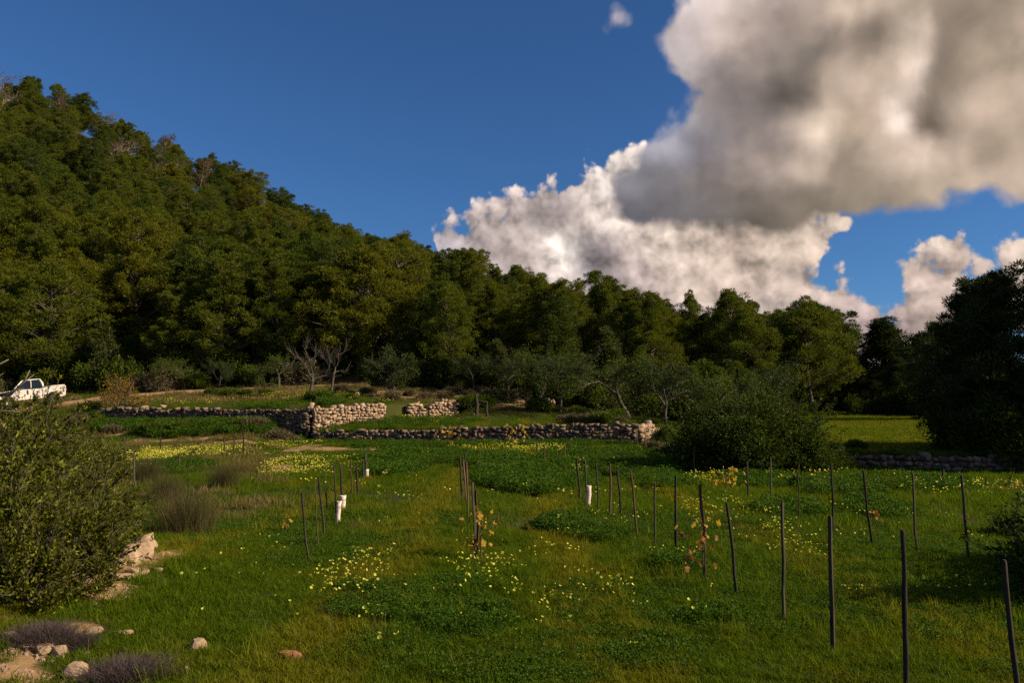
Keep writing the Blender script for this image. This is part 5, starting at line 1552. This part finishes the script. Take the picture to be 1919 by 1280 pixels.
def flower(seed, n, H, Rr, size):
    """a few thin stems with five-petalled yellow heads"""
    rng = np.random.default_rng(seed)
    g = Geo(); gs = Geo()
    for k in range(n):
        r = Rr * math.sqrt(rng.random()); a = rng.uniform(0, 6.283)
        b = np.array([r * math.cos(a), r * math.sin(a), 0]); t = b + np.array([rng.normal(0, 0.03), rng.normal(0, 0.03), H * rng.uniform(0.7, 1.15)])
        gs.tube([b, (b + t) / 2 + rng.normal(0, 0.008, 3), t], [0.0016, 0.0014, 0.0012], 3, False)
        ax = unit(np.array([rng.normal(0.3, 0.5), rng.normal(-0.1, 0.5), 0.8]))
        s1 = unit(np.cross(ax, rng.normal(size=3))); s2 = np.cross(ax, s1)
        m = 5
        for j in range(m):
            q = j * 2 * math.pi / m
            d = math.cos(q) * s1 + math.sin(q) * s2; e = -math.sin(q) * s1 + math.cos(q) * s2
            L = size * rng.uniform(0.42, 0.55)
            g.add([t, t + d * L * 0.7 + ax * L * 0.45 + e * L * 0.42, t + d * L + ax * L * 0.5, t + d * L * 0.7 + ax * L * 0.45 - e * L * 0.42], [(0, 1, 2, 3)])
    V1 = np.concatenate(g.V); Q1 = np.concatenate(g.Q)
    V2 = np.concatenate(gs.V); Q2 = np.concatenate(gs.Q) + len(V1)
    me = mesh_of('tuft', np.concatenate([V1, V2]), np.concatenate([Q1, Q2]), mat=M['petal'])
    me.materials.append(M['grass'])
    mi = np.zeros(len(Q1) + len(Q2), np.int32); mi[len(Q1):] = 1
    me.polygons.foreach_set('material_index', mi)
    return me

rng = np.random.default_rng(2024)
def field_points(n, d0, d1, power=1.0, umin=-0.78, umax=0.78):
    """points on the ground seen from about here, spread evenly over the area"""
    D = np.sqrt(rng.uniform(d0 ** 2, d1 ** 2, n)) if power == 1.0 else d0 * (d1 / d0) ** rng.random(n)
    u = rng.uniform(umin, umax, n)
    return u * D, D
def on_ground(X, Y):
    return np.stack([X, Y, terrain(X, Y)], -1)

# lush dark patches and thin yellowish ones
def lush(X, Y):
    return fbm(X * 0.33 + 3, Y * 0.33, 81, 4)
G_NEAR = [blades(k, 64, 0.070, 0.14, 0.0062, 'grass', 1.25) for k in range(5)]
G_MID = [blades(k + 10, 60, 0.14, 0.30, 0.012, 'grass', 0.7) for k in range(5)]
G_TALL = [blades(k + 20, 34, 0.24, 0.10, 0.0075, 'grass', 0.55, 3) for k in range(4)]
X, Y = field_points(30000, 4.2, 14.5)
k = (dirt_mask(X, Y) < 0.45) | (rng.random(len(X)) < 0.10)
X, Y = X[k], Y[k]
scatter('meadow_grass', on_ground(X, Y), (0.55 + 0.75 * rng.random(len(X))) * (0.55 + 0.9 * lush(X, Y)), G_NEAR, 'short green grass of the near vineyard', 'grass', 1)
X, Y = field_points(17000, 13.5, 47)
k = ((dirt_mask(X, Y) < 0.4) | (rng.random(len(X)) < 0.12))
X, Y = X[k], Y[k]
scatter('field_grass', on_ground(X, Y), (0.55 + 0.7 * rng.random(len(X))) * (0.6 + 0.8 * lush(X, Y)), G_MID, 'green grass of the middle vineyard', 'grass', 2)
X, Y = field_points(11000, 4.5, 30)
k = (lush(X, Y) > 0.47) & (dirt_mask(X, Y) < 0.3)
X, Y = X[k], Y[k]
scatter('tall_grass', on_ground(X, Y), 0.45 + 0.6 * rng.random(len(X)), G_TALL, 'taller dark grass tufts in the vineyard', 'grass', 3)
# terraces and meadow
X, Y = field_points(15000, 40, 78)
foot = hill_shape(X / Y)[0]
k = (Y < foot + 1) & ~on_track(X, Y) & ((dirt_mask(X, Y) < 0.4) | (rng.random(len(X)) < 0.15))
X, Y = X[k], Y[k]
dryp = sstep(50.5, 54, Y) * (X < 8) * (fbm(X * 0.4, Y * 0.4, 5, 3) > 0.40) > 0.5
X1, Y1 = X[~dryp], Y[~dryp]
scatter('terrace_grass', on_ground(X1, Y1), 0.7 + 0.9 * rng.random(len(X1)), G_MID, 'grass on the terraces and the far meadow', 'grass', 4)
X2, Y2 = X[dryp], Y[dryp]
G_DRY = [blades(k + 30, 50, 0.30, 0.30, 0.016, 'dry_grass', 0.6) for k in range(4)]
scatter('dry_bank_grass', on_ground(X2, Y2), 0.6 + 0.8 * rng.random(len(X2)), G_DRY, 'dry brown grass on the upper bank', 'grass', 5)
X, Y = field_points(9000, 29, 76, umin=0.36, umax=0.62)
k = Y > np.interp(X, [9, 12.9, 18.4, 30], [33, 31.5, 29.4, 26])
X, Y = X[k], Y[k]
scatter('far_meadow_grass', on_ground(X, Y), 0.6 + 0.6 * rng.random(len(X)), [blades(k + 50, 60, 0.13, 0.30, 0.014, 'meadow', 0.9) for k in range(4)], 'yellow-green grass of the small meadow behind the rough wall', 'grass', 14)
X, Y = field_points(2600, 5.0, 46, umax=-0.28)
k = fbm(X * 0.5, Y * 0.5, 15, 3) > 0.52
X, Y = X[k], Y[k]
scatter('straw_grass', on_ground(X, Y), np.clip(Y / 22, 0.35, 1.0) * (0.5 + 0.7 * rng.random(len(X))), G_DRY, 'straw-coloured grass left of the vines', 'grass', 6)

# broad-leaved ground cover
C_LOW = [leafy(k, 110, 0.070, 0.17, 0.018, 'cover') for k in range(5)]
C_BIG = [leafy(k + 10, 230, 0.36, 0.36, 0.055, 'cover') for k in range(5)]
X, Y = field_points(15000, 4.3, 17)
cov = fbm(X * 0.42 + 11, Y * 0.42, 91, 4)
k = (cov > 0.50) & (dirt_mask(X, Y) < 0.3)
X, Y = X[k], Y[k]
scatter('clover_cover', on_ground(X, Y), 0.5 + 0.8 * rng.random(len(X)), C_LOW, 'low clover-like leaves between the vine rows', 'ground cover', 7)
pts = []; sc = []
for (a, b, n, s, z0) in [(W1A, W1B, 150, 0.75, -0.45), (W1A, W1B, 70, 0.5, 0.35), (W3A, W3B, 130, 0.9, -0.5), (W3A, W3B, 70, 0.5, 0.35), (W4A, W4B, 60, 0.6, -0.45), (W4A, W4B, 40, 0.5, 0.35), (W2A, W2B, 14, 0.7, -0.5)]:
    t_ = rng.random(n); dx, dy = b[0] - a[0], b[1] - a[1]; ln_ = math.hypot(dx, dy); nx_, ny_ = -dy / ln_, dx / ln_
    if ny_ < 0: nx_, ny_ = -nx_, -ny_
    Xp = a[0] + dx * t_ + nx_ * z0 * rng.uniform(0.8, 1.4, n); Yp = a[1] + dy * t_ + ny_ * z0 * rng.uniform(0.8, 1.4, n)
    pts.append(on_ground(Xp, Yp)); sc.append(s * rng.uniform(0.5, 1.3, n))
def seen_patch(px, py, rx, ry, n):
    """points inside an oval of ground given by where it is seen"""
    a = ground(px, py); b = ground(px, min(py + ry, 1275)); c = ground(px, py - ry)
    wx = rx / FPX * a.y; y0, y1 = b.y, c.y
    r = np.sqrt(rng.random(n)); t = rng.uniform(0, 6.283, n)
    Yp = (y0 + y1) / 2 + r * np.sin(t) * (y1 - y0) / 2
    Xp = a.x * Yp / a.y * 0.5 + a.x * 0.5 + r * np.cos(t) * wx
    return Xp, Yp
for px, py, rx, ry, n, s in [(965, 895, 75, 30, 260, 1.0), (930, 870, 60, 12, 160, 1.0), (1010, 915, 45, 20, 120, 0.9), (745, 872, 50, 26, 220, 1.0), (700, 860, 40, 10, 80, 0.8), (1150, 868, 150, 18, 380, 1.0), (1200, 885, 90, 16, 180, 1.0), (1080, 900, 40, 20, 90, 0.8), (840, 860, 60, 12, 120, 0.8),
                              (1240, 905, 60, 14, 90, 0.8), (1060, 990, 50, 14, 60, 0.6), (1280, 1062, 45, 10, 46, 0.5), (1120, 1010, 40, 12, 40, 0.5), (1700, 915, 130, 14, 160, 0.9), (1560, 920, 60, 20, 90, 0.9), (1640, 960, 60, 18, 70, 0.7), (1480, 960, 60, 16, 60, 0.7),
                              (420, 800, 150, 16, 420, 1.2), (260, 795, 80, 14, 160, 1.1), (520, 812, 60, 14, 140, 1.2), (800, 838, 170, 4, 160, 0.8), (1040, 838, 90, 4, 90, 0.9), (640, 825, 120, 8, 120, 0.7), (620, 760, 20, 10, 40, 1.2), (780, 795, 120, 10, 120, 0.8), (320, 880, 80, 12, 100, 0.8), (1420, 905, 80, 12, 90, 0.8), (880, 1170, 80, 30, 60, 0.38), (760, 1130, 160, 40, 110, 0.38), (1330, 1165, 60, 14, 30, 0.4)]:
    Xp, Yp = seen_patch(px, py, rx, ry, n)
    pts.append(on_ground(Xp, Yp)); sc.append(s * rng.uniform(0.6, 1.25, n))
scatter('leafy_weeds', np.concatenate(pts), np.concatenate(sc), C_BIG, 'dark green leafy weeds in low mounds across the field', 'ground cover', 8)

# yellow wood sorrel
F_NEAR = [flower(k, 1 + k % 3, 0.19, 0.12, 0.030 + 0.003 * (k % 3)) for k in range(7)]
F_FAR = [flower(k + 10, 5, 0.25, 0.22, 0.052) for k in range(6)]
pn = []; pf = []
for px, py, rx, ry, n in [(660, 1105, 55, 45, 44), (690, 1068, 50, 14, 9), (900, 1085, 60, 26, 20), (955, 1105, 40, 36, 12), (540, 1120, 60, 30, 5), (830, 1118, 60, 15, 6), (1060, 1060, 75, 60, 12), (1050, 1150, 60, 26, 7), (1150, 1120, 30, 8, 6), (1245, 1056, 50, 8, 7), (480, 1050, 40, 30, 4),
                          (1410, 990, 100, 45, 70), (1490, 1035, 50, 36, 20), (1560, 1040, 120, 30, 6), (1640, 1130, 60, 8, 4), (1800, 1128, 100, 12, 4), (1180, 1180, 200, 60, 7), (760, 1200, 250, 50, 7), (860, 1010, 300, 60, 8), (1230, 975, 120, 30, 16), (1700, 1010, 160, 50, 12), (400, 1110, 60, 60, 4)]:
    Xp, Yp = seen_patch(px, py, rx * 1.15, ry * 1.15, int(n * 1.6)); pn.append(on_ground(Xp, Yp))
for px, py, rx, ry, n in [(1780, 922, 130, 18, 45), (1340, 905, 60, 16, 26), (1280, 878, 60, 12, 22), (1110, 882, 60, 16, 22), (1030, 858, 80, 14, 60), (950, 846, 110, 5, 110), (760, 858, 70, 14, 14), (285, 860, 55, 13, 300), (385, 853, 60, 11, 140), (485, 852, 70, 14, 50), (555, 880, 60, 18, 140),
                          (640, 880, 60, 16, 24), (540, 838, 60, 8, 40), (240, 892, 60, 18, 22), (540, 744, 45, 10, 70), (480, 748, 40, 6, 20), (280, 756, 60, 4, 26), (380, 757, 60, 4, 26), (650, 746, 30, 8, 26), (700, 748, 60, 6, 18), (820, 790, 110, 8, 26), (1200, 870, 120, 20, 40), (740, 776, 40, 5, 20), (1500, 900, 90, 14, 24), (900, 930, 400, 30, 18)]:
    Xp, Yp = seen_patch(px, py, rx, ry, n); pf.append(on_ground(Xp, Yp))
pn = np.concatenate(pn); pf = np.concatenate(pf)
scatter('near_wildflowers', pn, rng.uniform(0.75, 1.2, len(pn)), F_NEAR, 'yellow wood sorrel flowers in the near grass', 'wildflowers', 9, 0.1)
scatter('far_wildflowers', pf, rng.uniform(0.7, 1.2, len(pf)), F_FAR, 'drifts of yellow flowers across the far field', 'wildflowers', 10, 0.1)

# gravel round the rock pile and on bare ground
PEB = [rock_mesh(60 + k, 'rock') for k in range(3)]
pg = []
for px, py, rx, ry, n in [(225, 1095, 60, 30, 260), (70, 1220, 110, 22, 200), (260, 1062, 45, 30, 120), (40, 1268, 110, 12, 120), (180, 1130, 60, 14, 90), (545, 1231, 22, 6, 16), (1055, 1144, 16, 4, 10)]:
    Xp, Yp = seen_patch(px, py, rx, ry, n); pg.append(on_ground(Xp, Yp))
pg = np.concatenate(pg)
scatter('gravel', pg, 0.012 + 0.045 * rng.random(len(pg)) ** 3, PEB, 'pale gravel scattered round the rock pile', 'gravel', 11, 0.8)

# last year's straw stalks
ST = [spray(900 + k, 5, 0.32, 0.10, 0.0035, 'dry_grass', 0.8, 0.3, 4) for k in range(4)]
X, Y = field_points(420, 4.6, 20)
scatter('straw_stalks', on_ground(X, Y), 0.5 + 0.8 * rng.random(len(X)), ST, 'single dry stalks standing in the near grass', 'grass', 15, 0.25)
